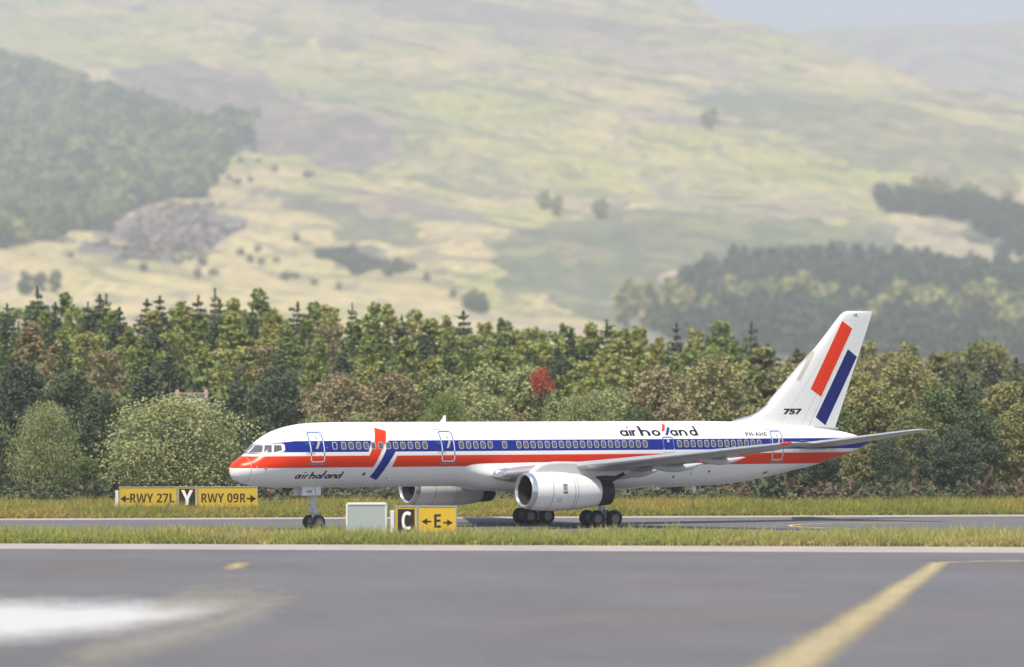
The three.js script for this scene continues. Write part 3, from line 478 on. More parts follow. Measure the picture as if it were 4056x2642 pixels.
  for (const [dx, da] of [[0, .035], [.035, -.02]]) for (const [u0, u1, b0, b1] of [[2.135, 2.16, .07, .23], [2.16, 2.215, .205, .23], [2.16, 2.215, .14, .165], [2.2, 2.225, .15, .22], [2.185, 2.225, .07, .13]]) mesh('badge_letter', plate(u0 + dx, u1 + dx, b0 + da, b1 + da, .015), black, eng);
  const hatch = [[1.72, 1.75, -.56, -.36], [1.98, 2.01, -.56, -.36], [1.72, 2.01, -.39, -.36], [1.72, 2.01, -.56, -.53]].map(([a, b, c, d]) => plate(a, b, c, d, .006)); mesh('service_hatch', join(hatch), lineGrey, eng);
  const py = mesh('pylon', blade([[16.45, 3.15], [16.75, 3.42], [17.15, 3.66], [17.6, 3.77], [18.4, 3.82], [19.6, 3.80], [20.3, 3.68], [21.6, 3.5], [23.6, 3.45], [22.9, 3.12], [22.05, 2.84], [21.1, 2.78], [20, 2.7], [17, 2.9]], .36), fairGrey, plane);
  py.position.z = EZ;
  mesh('vent_panel', box(.44, .20, .012, 19.58, 3.44, z * .245, .004), portGrey, py); mesh('heat_shield', blade([[21.0, 2.98], [21.6, 3.02], [22.3, 2.98], [22.86, 3.2], [22.9, 3.14], [22.1, 2.83], [21.0, 2.80]], .40), black, py);

  // tailplane
  const sLE = (l) => 39.55 + (l - 1.0) * 0.672, sTE = (l) => 43.35 + (l - 1.0) * 0.345, sH = (l) => 4.70 + (l - 1.0) * 0.152;
  const stab = mesh('horizontal_stabilizer', loft([.5, 1.4, 3, 5, 7, 7.45, 7.6].map((l) => section(sLE(l) + (l > 7.5 ? .25 : 0), sTE(l), sH(l), z * l, l > 7.5 ? .04 : .095)), z < 0), greyPaint, plane);
  mesh('leading_edge', loft([1.5, 3.5, 5.5, 7.3].map((l) => section(sLE(l), sTE(l), sH(l), z * l, .095, 0, .12, .012, 8)), z < 0), slatMetal, stab);
  mesh('stabilizer_slot', loft([[39.9, 5.02], [42.2, 4.86], [42.2, 4.5], [39.95, 4.42]].map(([s, y], i, a) => [[s, y, z * (side(s, y) + .012)], [s + .04, y + .03, z * (side(s, y) + .012)], [s + .04, y + .03, z * (side(s, y) - .05)], [s, y, z * (side(s, y) - .05)]])), lineGrey, stab);
}
// fin and rudder with their print
{
  const cv = document.createElement('canvas'); cv.width = cv.height = 1024;
  const g = cv.getContext('2d'), K = 1024 / 12, X = (s) => (s - 35) * K, Y = (h) => 1024 - (h - 2) * K, poly = (p, f) => { g.fillStyle = f; g.beginPath(); p.forEach(([s, h], i) => g[i ? 'lineTo' : 'moveTo'](X(s), Y(h))); g.closePath(); g.fill(); }, line = (p, c, w) => { g.strokeStyle = c; g.lineWidth = w; g.beginPath(); p.forEach(([s, h], i) => g[i ? 'lineTo' : 'moveTo'](X(s), Y(h))); g.stroke(); };
  g.fillStyle = '#e6e6e4'; g.fillRect(0, 0, 1024, 1024);
  line([[39.18, 6.1], [42.1, 9.7], [42.6, 10.4]], '#c6c6c4', 3); line([[40.8, 6.0], [44.9, 12.5]], '#c6c6c4', 3); line([[44.1, 12.58], [45.3, 12.58]], '#c4c4c0', 3); line([[41.9, 10.2], [42.3, 9.98]], '#c6c6c4', 3); line([[41.2, 6.4], [41.7, 6.1]], '#c6c6c4', 3); line([[39.9, 8.8], [40.3, 8.65]], '#d0d0cc', 3); line([[38.3, 7.2], [38.9, 6.9]], '#d0d0cc', 3);
  for (const t of [.1, .25, .4, .55, .7, .85]) { const s = lerp(41.7, 45.3, t), h = lerp(6.29, 12.6, t); line([[s - .25, h + .08], [s, h]], '#c8c8c6', 4); }
  poly([[41.6, 10.55], [42.02, 10.62], [40.72, 8.72], [40.45, 8.8]], '#bdbab0');
  poly([[44.06, 12.53], [44.86, 12.04], [42.37, 7.75], [41.52, 8.24]], '#e23400'); poly([[44.52, 10.75], [45.28, 10.27], [42.77, 5.97], [41.98, 6.47]], '#0c1c6a');
  g.fillStyle = '#111'; g.font = 'bold 40px sans-serif';
  g.save(); g.transform(1, 0, -0.32, 1, X(39.37), Y(6.67)); g.scale(1.36 * K / g.measureText('757').width, 0.96); g.fillText('757', 0, 0); g.strokeStyle = '#111'; g.lineWidth = 3.2; g.strokeText('757', 0, 0); g.restore();
  g.save(); g.translate(X(44.95), Y(12.78)); g.scale(0.58, 0.58); g.fillText('HE', 0, 0); g.restore();
  const t = new THREE.CanvasTexture(cv); t.colorSpace = THREE.SRGBColorSpace;
  const finPaint = new THREE.MeshPhysicalMaterial({ map: t, roughness: .36, specularIntensity: .45 });
  const le = table([[5.6, 33.9], [6.0, 35.0], [6.25, 35.7], [6.52, 36.9], [6.77, 37.6], [7.26, 38.33], [7.89, 38.94], [8.79, 39.86], [9.81, 40.91], [10.8, 42.0], [12.3, 43.42], [12.95, 44.05], [13.1, 44.3], [13.15, 44.55]]), te = (h) => 43.55 + (h - 5.79) * 0.4045 - (h > 13 ? (h - 13) * .5 : 0), hinge = (h) => 41.7 + (h - 6.29) * 0.5706;
  const half = (h, s) => { const tip = h > 12.9 ? Math.sqrt(Math.max(0.02, 1 - ((h - 12.9) / .26) ** 2)) : 1, L = le(h), E = te(h), x = clamp((s - Math.max(L, hinge(h) - 4.6)) / (E - Math.max(L, hinge(h) - 4.6)), 0, 1), x2 = clamp((s - L) / 0.35); return Math.max(.012, foil(Math.max(x, .0005), .082) * Math.min(5.2, E - L) * Math.sqrt(clamp(x2 + .05))) * tip; };
  const hs = [5.5, 5.8, 6.0, 6.25, 6.4, 6.52, 6.65, 6.77, 7.0, 7.26, 7.6, 7.89, 8.3, 8.79, 9.3, 9.81, 10.3, 10.8, 11.5, 12.3, 12.7, 12.95, 13.06, 13.12, 13.15];
  const fin = (a, b, lo) => { const R = hs.filter((h) => h >= lo).map((h) => { const s0 = a(h), s1 = b(h), n = 14, up = [], dn = []; for (let i = 0; i <= n; i++) { const s = lerp(s0, s1, (1 - Math.cos(Math.PI * i / n)) / 2), y = half(h, s); up.push([s, h, y]); dn.unshift([s, h, -y]); } return [...up, ...dn]; }), q = loft(R, true); const uv = []; const p = q.attributes.position; for (let i = 0; i < p.count; i++) uv.push((p.getX(i) - 35) / 12, (p.getY(i) - 2) / 12); q.setAttribute('uv', new THREE.Float32BufferAttribute(uv, 2)); return q; };
  const f = mesh('vertical_fin', fin(le, (h) => Math.min(hinge(h) - .012, te(h) - .03), 5.5), finPaint, plane); f.userData.label = 'white tail fin with an orange red slanted bar';
  const r = mesh('rudder', fin((h) => hinge(h) + .012, te, 5.8), finPaint, plane); r.userData.label = 'white rudder with a dark blue slanted bar';
  mesh('rudder_gap', blade([[41.9, 5.80], [43.6, 5.74], [43.6, 5.70], [41.9, 5.76]], .30), lineGrey, plane);
  const wire = []; const pts = [[35.75, 6.27], [36.9, 6.53], [37.6, 6.78], [38.33, 7.27], [38.94, 7.9], [39.86, 8.8], [40.91, 9.82], [41.8, 10.6]]; for (let i = 0; i < pts.length - 1; i++) wire.push(rod([pts[i][0] - .02, pts[i][1], 0], [pts[i + 1][0] - .02, pts[i + 1][1], 0], .035, .035, 8));
  mesh('leading_edge', join(wire), slatMetal, f);
}
// undercarriage
function wheel(r, w, hubR, name, parent, s, h, z) {
  const g = new THREE.Group(); g.name = name; g.position.set(s, h, z); parent.add(g);
  const L = (p) => { const q = new THREE.LatheGeometry(p.map(([a, b]) => new THREE.Vector2(a, b)), 32); q.rotateX(Math.PI / 2); return q; };
  mesh('tyre', L([[hubR, -w * .40], [r * .80, -w * .5], [r * .93, -w * .45], [r, -w * .25], [r * 1.0, 0], [r, w * .25], [r * .93, w * .45], [r * .80, w * .5], [hubR, w * .40]]), rubber, g);
  mesh('rim', L([[.01, w * .30], [hubR * .35, w * .33], [hubR * .4, w * .26], [hubR * .8, w * .28], [hubR * .9, w * .38], [hubR * 1.03, w * .41], [hubR * 1.03, -w * .41], [.01, -w * .3]]), hubGrey, g);
  return g;
}
{
  const ng = new THREE.Group(); ng.name = 'nose_gear'; plane.add(ng);
  mesh('strut', join([rod([5.55, 2.5, 0], [5.56, 1.05, 0], .17), rod([5.56, 1.2, 0], [5.58, .42, 0], .11), rod([5.30, 2.5, -.1], [5.44, 1.55, -.02], .07)]), gearGrey, ng);
  mesh('axle', rod([5.58, .42, -.7], [5.58, .42, .7], .07), gearGrey, ng);
  mesh('torque_link', join([rod([5.75, 1.1, 0], [5.95, .8, 0], .05), rod([5.95, .8, 0], [5.66, .5, 0], .05), box(.36, .26, .34, 5.62, 1.0, .02, .06), box(.16, .2, .3, 5.28, 1.08, .1, .06)]), gearGrey, ng);
  mesh('taxi_light', (() => { const q = new THREE.CylinderGeometry(.11, .09, .12, 14); q.rotateZ(Math.PI / 2); q.translate(5.26, 1.2, .16); return q; })(), silver, ng);
  for (const z of [-.5, .5]) wheel(.42, .34, .26, 'wheel', plane, 5.58, .42, z);
  const cv = document.createElement('canvas'); cv.width = 256; cv.height = 128; const g = cv.getContext('2d'); g.fillStyle = '#dcdcda'; g.fillRect(0, 0, 256, 128); g.fillStyle = '#111'; g.font = 'bold 62px sans-serif'; g.fillText('HE', 58, 92); g.strokeStyle = '#c01030'; g.lineWidth = 7; g.beginPath(); g.moveTo(168, 0); g.quadraticCurveTo(186, 60, 188, 128); g.stroke();
  const t = new THREE.CanvasTexture(cv); t.colorSpace = THREE.SRGBColorSpace;
  for (const z of [1, -1]) {
    mesh('gear_door', box(1.28, .52, .05, 5.13, 2.24, z * .47, .02), whitePaint, ng);
    if (z > 0) { const q = new THREE.PlaneGeometry(1.22, .48); q.translate(5.13, 2.24, z * .47 + .029); mesh('door_print', q, new THREE.MeshStandardMaterial({ map: t, roughness: .5 }), ng); }
  }
  for (const z of [1, -1]) {
    const mg = new THREE.Group(); mg.name = 'main_gear'; mg.position.set(23.36, 0, z * 3.66); plane.add(mg);
    mesh('strut', join([rod([-.1, 3.0, 0], [0, 1.3, 0], .2), rod([0, 1.3, 0], [0, .52, 0], .14), rod([0, 1.2, 0], [.2, 2.8, -z * 1.0], .08), rod([.16, 1.3, 0], [.38, .95, 0], .05), rod([.38, .95, 0], [.16, .6, 0], .05)]), gearGrey, mg);
    mesh('bogie_beam', join([rod([-.68, .49, 0], [.68, .49, 0], .11), rod([-.63, .49, -.62], [-.63, .49, .62], .07), rod([.63, .49, -.62], [.63, .49, .62], .07)]), gearGrey, mg);
    for (const s of [-.63, .63]) for (const q of [-.52, .52]) wheel(.49, .40, .27, 'wheel', plane, 23.36 + s, .49, z * 3.66 + q);
    mesh('gear_door', box(1.5, 1.15, .05, -.1, 2.15, z * .42, .03), whitePaint, mg);
  }
}
// ------------------------------------------------------------------ airfield signs
const signYellow = std(0.68, 0.45, 0.035, 0.55), signGrey = std(0.46, 0.49, 0.49, 0.6), signFrame = std(0.36, 0.37, 0.36, 0.5), signPale = std(0.66, 0.68, 0.64, 0.6);
function print(w, h, draw) {
  const cv = document.createElement('canvas'); cv.width = Math.round(w * 150); cv.height = Math.round(h * 150);
  const g = cv.getContext('2d'); g.scale(150, 150); draw(g, w, h);
  const t = new THREE.CanvasTexture(cv); t.colorSpace = THREE.SRGBColorSpace;
  return new THREE.MeshStandardMaterial({ map: t, roughness: 0.5 });
}
const YEL = '#c8a82c', INKY = '#1d1a16';
function text(g, s, x, y, size, w, color, weight = 'bold') { g.fillStyle = color; g.save(); g.translate(x, y); g.font = `${weight} 10px sans-serif`; const m = g.measureText(s).width; g.scale(w / m, size / 7.2); g.fillText(s, 0, 0); g.restore(); }
function arrow(g, x, y, dir, L, color, head = .34) { g.fillStyle = color; g.beginPath(); g.moveTo(x, y); g.lineTo(x + dir * L * .6, y - L * head); g.lineTo(x + dir * L * .6, y - L * .09); g.lineTo(x + dir * L, y - L * .09); g.lineTo(x + dir * L, y + L * .09); g.lineTo(x + dir * L * .6, y + L * .09); g.lineTo(x + dir * L * .6, y + L * head); g.closePath(); g.fill(); }
function sign(name, x, z, turn, panels, h0, h1, depth, label) {
  const s = base(name, x, 0, z, turn); tag(s, label, 'sign');
  let at = 0;
  for (const [w, draw, plabel] of panels) {
    const p = mesh('panel', box(w - .02, h1 - h0, depth, at + w / 2, (h0 + h1) / 2, 0, .03), signGrey, s); if (plabel) p.userData.label = plabel;
    const q = new THREE.PlaneGeometry(w - .12, h1 - h0 - .1); q.translate(at + w / 2, (h0 + h1) / 2, depth / 2 + .004); if (draw) mesh('panel_print', q, print(w - .12, h1 - h0 - .1, draw), p);
    const f = .05, W = w - .02, fr = [box(W, f, .05, at + w / 2, h1 - f / 2, depth / 2 + .012, .012), box(f, h1 - h0, .05, at + .01 + f / 2, (h0 + h1) / 2, depth / 2 + .014, .012), box(f, h1 - h0, .05, at + w - .01 - f / 2, (h0 + h1) / 2, depth / 2 + .014, .012)];
    mesh('panel_frame', join(fr), signFrame, p);
    for (const e of [.25, w - .25]) mesh('leg', rod([at + e, -.1, 0], [at + e, h0 + .02, 0], .06), signFrame, s);
    at += w;
  }
  mesh('end_cap', box(.22, (h1 - h0) * .84, depth * 1.3, -.13, (h0 + h1) / 2 - .12, -.02, .03), signPale, s);
  return s;
}
sign('runway_sign', -26.3, -328.6, 0.07, [
  [3.87, (g, w, h) => { g.fillStyle = YEL; g.fillRect(0, 0, w, h); arrow(g, .03, .76, 1, .62, INKY, .42); text(g, 'RWY 27L', .62, 1.03, .60, 3.05, INKY); }, 'yellow panel lettered RWY 27L with an arrow to the left'],
  [1.36, (g, w, h) => { g.fillStyle = YEL; g.fillRect(0, 0, w, h); g.fillStyle = INKY; g.fillRect(.08, .09, w - .16, h - .16); text(g, 'Y', .22, 1.22, 1.02, w - .44, '#eeeeea'); }, 'black panel with a white letter Y in a yellow border'],
  [4.05, (g, w, h) => { g.fillStyle = YEL; g.fillRect(0, 0, w, h); text(g, 'RWY 09R', .15, 1.03, .60, 3.05, INKY); arrow(g, w - .04, .76, -1, .66, INKY, .42); }, 'yellow panel lettered RWY 09R with an arrow to the right'],
], 0.08, 1.74, 0.3, 'long yellow runway direction sign with RWY 27L, Y and RWY 09R in the far grass');
sign('taxiway_sign', -6.34, -266, -0.05, [
  [1.24, (g, w, h) => { g.fillStyle = YEL; g.fillRect(0, 0, w, h); g.fillStyle = '#221a22'; g.fillRect(.10, .12, w - .2, h - .24); text(g, 'C', .27, 1.28, .98, w - .54, '#f2f0ee'); }, 'black panel with a white letter C in a yellow border'],
  [2.12, (g, w, h) => { g.fillStyle = '#cfab28'; g.fillRect(0, 0, w, h); text(g, 'E', .76, 1.16, .74, .5, INKY); arrow(g, .14, .8, 1, .54, INKY); arrow(g, w - .14, .86, -1, .54, INKY); }, 'yellow panel with a letter E between two arrows'],
], 0.06, 1.84, 0.34, 'small taxiway sign with a white C and a yellow E panel in near grass');
{
  const s = base('sign_back', -7.86, 0, -265.6, 0.04); tag(s, 'blank pale grey sign panel seen from its back in the near grass', 'sign');
  mesh('panel', box(2.06, 1.76, .26, 0, 1.06, 0, .05), std(0.36, 0.41, 0.41, 0.6), s);
  mesh('panel_frame', join([box(2.16, .14, .34, 0, 1.95, 0, .04), box(.13, 1.86, .34, -1.06, 1.0, 0, .04), box(.10, 1.86, .32, 1.05, 1.0, 0, .03)]), signPale, s);
  for (const e of [-.7, .7]) mesh('leg', rod([e, -.1, 0], [e, .2, 0], .07), signFrame, s);
}
// ------------------------------------------------------------------ plants
// leaves: small four-sided blades spread through a crown; color jitter per leaf
class Leaves {
  constructor(seed) { this.p = []; this.c = []; this.r = rng(seed); }
  add(x, y, z, size, long = 1, dir = null, tint = null) {
    const r = this.r, d = dir ? new THREE.Vector3(dir[0] + (r() - .5) * .9, dir[1] + (r() - .5) * .9, dir[2] + (r() - .5) * .9).normalize() : new THREE.Vector3(r() - .5, r() - .5, r() - .5).normalize();
    const e = new THREE.Vector3(r() - .5, r() - .5, r() - .5).cross(d).normalize(), L = size * long, W = size * 0.5, o = new THREE.Vector3(x, y, z);
    const A = o.clone().addScaledVector(d, -L / 2), B = o.clone().addScaledVector(e, W).addScaledVector(d, L * .08), C = o.clone().addScaledVector(d, L / 2), D = o.clone().addScaledVector(e, -W).addScaledVector(d, L * .08);
    for (const v of [A, B, C, A, C, D]) this.p.push(v.x, v.y, v.z);
    const k = 0.78 + 0.44 * r(), q = tint ?? [1, 1, 1], w = (r() - .5) * .24;
    for (let i = 0; i < 6; i++) this.c.push(q[0] * k * (1 + w), q[1] * k, q[2] * k * (1 - w));
  }
  clump(x, y, z, rad, n, size, long, flat = 1, tint = null) { const r = this.r; for (let i = 0; i < n; i++) { const a = r() * 6.2832, u = 2 * r() - 1, q = Math.cbrt(r()) * rad, s = Math.sqrt(1 - u * u); this.add(x + q * s * Math.cos(a), y + q * u * flat, z + q * s * Math.sin(a), size * (.7 + .6 * r()), long, null, tint); } }
  build() { const g = new THREE.BufferGeometry(); g.setAttribute('position', new THREE.Float32BufferAttribute(this.p, 3)); g.setAttribute('color', new THREE.Float32BufferAttribute(this.c, 3)); g.computeVertexNormals(); return g; }
}
const leafMat = (r, g, b) => phys(r, g, b, 1, { vertexColors: true, transmission: 0.25, thickness: 0, side: THREE.DoubleSide });
const bark = std(0.09, 0.07, 0.05, 0.95), paleBark = std(0.28, 0.25, 0.22, 0.9);
// all prototypes are 10 m tall
function conifer(seed, spread, gap) {
  const r = rng(seed), L = new Leaves(seed + 1), wood = [rod([0, 0, 0], [0, 9.6, 0], .16, .02, 7)];
  for (let y = 0.5; y < 9.7; y += 0.30 + 0.2 * r()) {
    const R = spread * Math.pow(1 - y / 10, 0.72) * (.72 + .5 * r()) + .1, n = y > 8.6 ? 4 : 6, a0 = r() * 6.28;
    for (let k = 0; k < n; k++) {
      if (r() < gap) continue;
      const a = a0 + k / n * 6.2832 + (r() - .5) * .6, len = R * (.7 + .5 * r()), dx = Math.cos(a), dz = Math.sin(a);
      if (len > .5 && r() < .4) wood.push(rod([0, y, 0], [dx * len * .8, y - .10 * len, dz * len * .8], .03, .01, 4));
      const m = Math.max(3, Math.round(len * 11));
      for (let i = 0; i < m; i++) { const t = (i + r()) / m, d = len * (.2 + .85 * t), tip = t > .7 ? .12 : 0; for (let q = 0; q < 2; q++) L.add(dx * d + (r() - .5) * .3, y - .16 * d * d / (R + .3) + tip * .5 + (r() - .5) * .26, dz * d + (r() - .5) * .3, .235 * (.7 + .5 * r()), 1.35, [dx, -.12, dz]); }
    }
  }
  for (let i = 0; i < 16; i++) L.add((r() - .5) * .1, 9.3 + .75 * r(), (r() - .5) * .1, .2, 1.8, [0, 1, 0]);
  return { wood: join(wood), crown: L.build() };
}
function broadleaf(seed, opt) {
  const { rx, y0, y1, clumps, per, size, tints = [null], trunk = .16, ragged = .35 } = opt, r = rng(seed), L = new Leaves(seed + 1), wood = [rod([0, 0, 0], [.1, y0 + (y1 - y0) * .55, 0], trunk, trunk * .4, 7)];
  for (let k = 0; k < clumps; k++) {
    const u = opt.spire ? 1 - Math.pow(r(), .75) : r(), y = lerp(y0, y1, u), prof = opt.spire ? Math.pow(clamp(u / .12), .5) * Math.pow(1.04 - u, .62) : Math.pow(Math.sin(Math.PI * clamp(.06 + .9 * Math.pow(u, opt.bias ?? .8))), .65), a = r() * 6.2832, q = rx * prof * Math.sqrt(.12 + .88 * r()) * (1 - ragged / 2 + ragged * r()), x = q * Math.cos(a), z = q * Math.sin(a);
    if (r() < .35) wood.push(rod([.05, Math.max(y0 * .7, y - q * 1.1), 0], [x * .9, y - .1, z * .9], trunk * .3, .015, 5));
    L.clump(x, y, z, rx * (.2 + .16 * r()) * (opt.spire ? 1.15 - .6 * u : 1), Math.round(per * (.7 + .6 * r())), size, 1.15, .75, tints[Math.floor(r() * tints.length)]);
  }
  return { wood: join(wood), crown: L.build() };
}
const PROTO = {
  conifer: [conifer(11, 1.9, .05), conifer(12, 1.6, .12), conifer(13, 2.2, .10), conifer(14, 1.8, .22), conifer(18, 2.4, .16)],
  slender: [15, 16, 17, 19, 20].map((s, i) => broadleaf(s, { rx: [1.6, 1.4, 1.9, 2.2, 1.7][i], y0: .6, y1: 9.7, clumps: 130, per: 27, size: .215, spire: true, ragged: .55 })),
  round: [21, 22, 23].map((s, i) => broadleaf(s, { rx: [2.5, 2.9, 2.2][i], y0: 1.6, y1: 9.4, clumps: 118, per: 40, size: .225, bias: .9, ragged: .5 })),
  bush: [31, 32].map((s, i) => broadleaf(s, { rx: [5.2, 6.0][i], y0: .6, y1: 9.4, clumps: 240, per: 88, size: .205, bias: 1.0, ragged: .4, trunk: .3 })),
};
const SHADE = {
  conifer: [leafMat(.105, .155, .045), leafMat(.15, .20, .052), leafMat(.08, .12, .05)], slender: [leafMat(.26, .30, .068), leafMat(.19, .24, .062), leafMat(.31, .32, .085)],
  round: [leafMat(.25, .245, .08), leafMat(.19, .205, .065), leafMat(.29, .27, .11)], bush: [leafMat(.26, .30, .115), leafMat(.31, .335, .135)],
  brown: [leafMat(.31, .25, .13), leafMat(.27, .215, .11)], red: [leafMat(.42, .085, .04)], pine: [leafMat(.060, .085, .050), leafMat(.075, .105, .055)],
};
const seeds = rng(404);
function plant(name, kind, shade, x, z, y, height, wide, label, category, group) {
  const k = Math.floor(seeds() * PROTO[kind].length), P = PROTO[kind][k], S = SHADE[shade], g = base(name, x, y - 0.05, z, seeds() * 6.2832);
  g.scale.set(wide * (.9 + .2 * seeds()), height / 10, wide); g.rotation.z = (seeds() - .5) * .07; g.rotation.order = 'YXZ';
  mesh('trunk', P.wood, shade === 'slender' ? paleBark : bark, g); mesh('crown', P.crown, S[Math.floor(seeds() * S.length)], g);
  return tag(g, label, category, group);
}
let understorey;
// the forest: rows from back to front; the skyline table gives the height of the tops over the level of the eye, per metre of distance
const skyline = table([[-.104, .0207], [-.094, .0218], [-.08, .0207], [-.06, .0213], [-.045, .0196], [-.03, .0192], [-.018, .0185], [-.006, .0176], [.008, .0164], [.02, .0160], [.033, .0148], [.042, .0155], [.049, .0146], [.054, .0104], [.066, .0118], [.08, .0122], [.088, .0103], [.096, .0118], [.104, .0072]]);
const rowSpecs = [[505, .0004, 1.95], [470, .0030, 2.3], [438, .0062, 2.4], [410, .0098, 2.4]];
const where = (u) => u < -.075 ? 'left of the runway sign' : u < -.045 ? 'above the runway sign' : u < -.01 ? 'behind the airliner\'s nose' : u < .03 ? 'behind the airliner\'s wing' : u < .062 ? 'between the wing and the tail fin' : 'right of the tail fin';
for (const [d0, drop, step] of rowSpecs) {
  const half = d0 * .108;
  for (let x = -half; x < half; x += step * (.8 + .4 * seeds())) {
    const d = d0 + (seeds() - .5) * 22, u = x / d, gy = hillHeight(x, d), spike = seeds() < .1 ? .0013 : 0;
    const top = 7.67 + (skyline(u) - drop * (u > .05 ? .8 : 1) + (seeds() - .5) * .0019 + (u < -.02 ? .0007 : .0003) + spike) * d - gy;
    const r = seeds(), place = where(u);
    if (top < 2.5) continue;
    const wide = clamp(top / 10, .75, 1.35) * (.9 + .5 * seeds());
    if (u < -.03) { if (r < (drop ? .35 : .62)) plant('conifer_tree', 'conifer', r < .12 ? 'pine' : 'conifer', x, -d, gy, top, wide * .9, `dark green conifer in the dense forest ${place}`, 'tree', `conifers ${place}`); else plant('slender_tree', 'slender', r > .93 ? 'brown' : 'slender', x, -d, gy, top, wide * 1.15, `light green tree in the dense forest ${place}`, 'tree', `light green trees ${place}`); }
    else if (u < .05) { if (r < .22) plant('conifer_tree', 'conifer', r < .08 ? 'pine' : 'conifer', x, -d, gy, top, wide * .9, `dark green conifer in the forest belt ${place}`, 'tree', `conifers ${place}`); else plant('slender_tree', 'slender', 'slender', x, -d, gy, top, wide * 1.15, `slender light green tree in the forest belt ${place}`, 'tree', `slender trees ${place}`); }
    else if (r < .34) plant('conifer_tree', 'conifer', 'pine', x, -d, gy, top, wide * 1.2, `dark conifer in the tree belt ${place}`, 'tree', `dark conifers ${place}`);
    else if (r < .66) plant('slender_tree', 'slender', 'round', x, -d, gy, top, wide * 1.5, `columnar olive tree in the tree belt ${place}`, 'tree', `columnar trees ${place}`);
    else plant('broad_tree', 'round', 'round', x, -d, gy, top, wide * .9, `olive green leafy tree in the tree belt ${place}`, 'tree', `olive trees ${place}`);
  }
}
// the front edge of the forest: leafy trees and shrubs
for (const [d0, ang, step, jig] of [[388, .0048, 3.3, .0036], [374, -.0008, 3.0, .0034], [363, -.0082, 2.7, .004]]) {
  const half = d0 * .108;
  for (let x = -half; x < half; x += step * (.75 + .5 * seeds())) {
    const d = d0 + (seeds() - .5) * 9, u = x / d, gy = Math.max(0, hillHeight(x, d)), top = 7.67 + (ang + (u > .04 ? .0018 : 0) + (seeds() - .5) * 2 * jig) * d - gy, r = seeds(), place = where(u);
    if (r < .16 || top < 1.4) continue;
    const shade = u < -.045 ? (r < .8 ? 'pine' : 'conifer') : d0 < 370 && r < .5 ? 'pine' : r < .34 ? (u > .05 ? 'round' : 'brown') : r < .5 ? 'conifer' : u > .03 ? 'round' : 'bush';
    if (u < -.045 && r < .55) plant('conifer_tree', 'conifer', r < .48 ? 'pine' : 'conifer', x, -d, gy, top, clamp(top / 10, .7, 1.1) * 1.2, `young dark conifer at the forest edge ${place}`, 'tree', `forest edge conifers ${place}`);
    else plant('forest_shrub', 'round', shade, x, -d, gy, top, clamp(top / 8.5, .5, 1.2), `${shade === 'brown' ? 'brownish' : shade === 'pine' ? 'dark' : 'green'} shrub at the forest edge ${place}`, 'shrub', `${shade === 'brown' ? 'brownish' : shade === 'pine' ? 'dark' : 'green'} shrubs ${place}`);
  }
}
plant('round_bush', 'bush', 'bush', -24.6, -358, 0, 7.7, .92, 'large round pale green bush behind the runway sign', 'bush');
plant('leafy_bush', 'bush', 'bush', -33.9, -357, 0, 7.2, .46, 'sunlit yellow green bush at the left edge', 'bush');
plant('domed_bush', 'bush', 'slender', -4.9, -363, 0, 8.0, .42, 'domed bright green bush just behind the roof antenna', 'bush');
plant('leafy_bush', 'bush', 'bush', 5.6, -365, 0, 7.9, .52, 'wide green bush behind the middle of the fuselage', 'bush');
PROTO.topped = [broadleaf(37, { rx: 2.2, y0: 8.3, y1: 9.7, clumps: 44, per: 30, size: .22, ragged: .5 })];
plant('red_tree', 'topped', 'red', 2.1, -373, 0, 10.0, .40, 'small rust red tree in the forest behind the fuselage', 'tree');
{
  const r = rng(909), L = new Leaves(6); for (let i = 0; i < 46; i++) L.clump((r() - .5) * 2.2, .3 + r() * 3.4, (r() - .5) * 2.2, .45, 5, .34, 1.2);
  const list = []; for (let i = 0; i < 900; i++) { const d = 392 + r() * 140, x = (r() - .5) * d * .225, k = .6 + .8 * r(); list.push([x, hillHeight(x, d) - .2, -d, .9 + .6 * r(), .8 + .9 * r(), r() * 6.28, .13 * k, .165 * k, .055 * k]); }
  understorey = [L.build(), list];
}
{ // small white hut above the round bush
  const b = base('white_hut', -25.1, hillHeight(-25.1, 384) + .55, -384, 0.1); tag(b, 'small white hut half hidden behind the large round bush', 'hut');
  const wallM = std(.62, .57, .55, .9), postM = std(.55, .38, .36, .8);
  mesh('wall', box(2.1, 6.4, 2.4, 0, 3.2, 0, .03), wallM, b); for (const x of [-1.12, 1.12]) mesh('corner_post', box(.28, 6.9, .3, x, 3.45, 1.2, .03), postM, b);
  mesh('roof', box(2.7, .2, 2.9, 0, 6.6, -.1, .04), std(.3, .22, .2, .9), b);
  for (const x of [-.55, .55]) { const w = mesh('window', box(.5, .9, .06, x, 5.6, 1.22, .01), std(.10, .12, .11, .3), b); mesh('frame', box(.6, .08, .08, x, 5.1, 1.24, .01), wallM, w); }
}
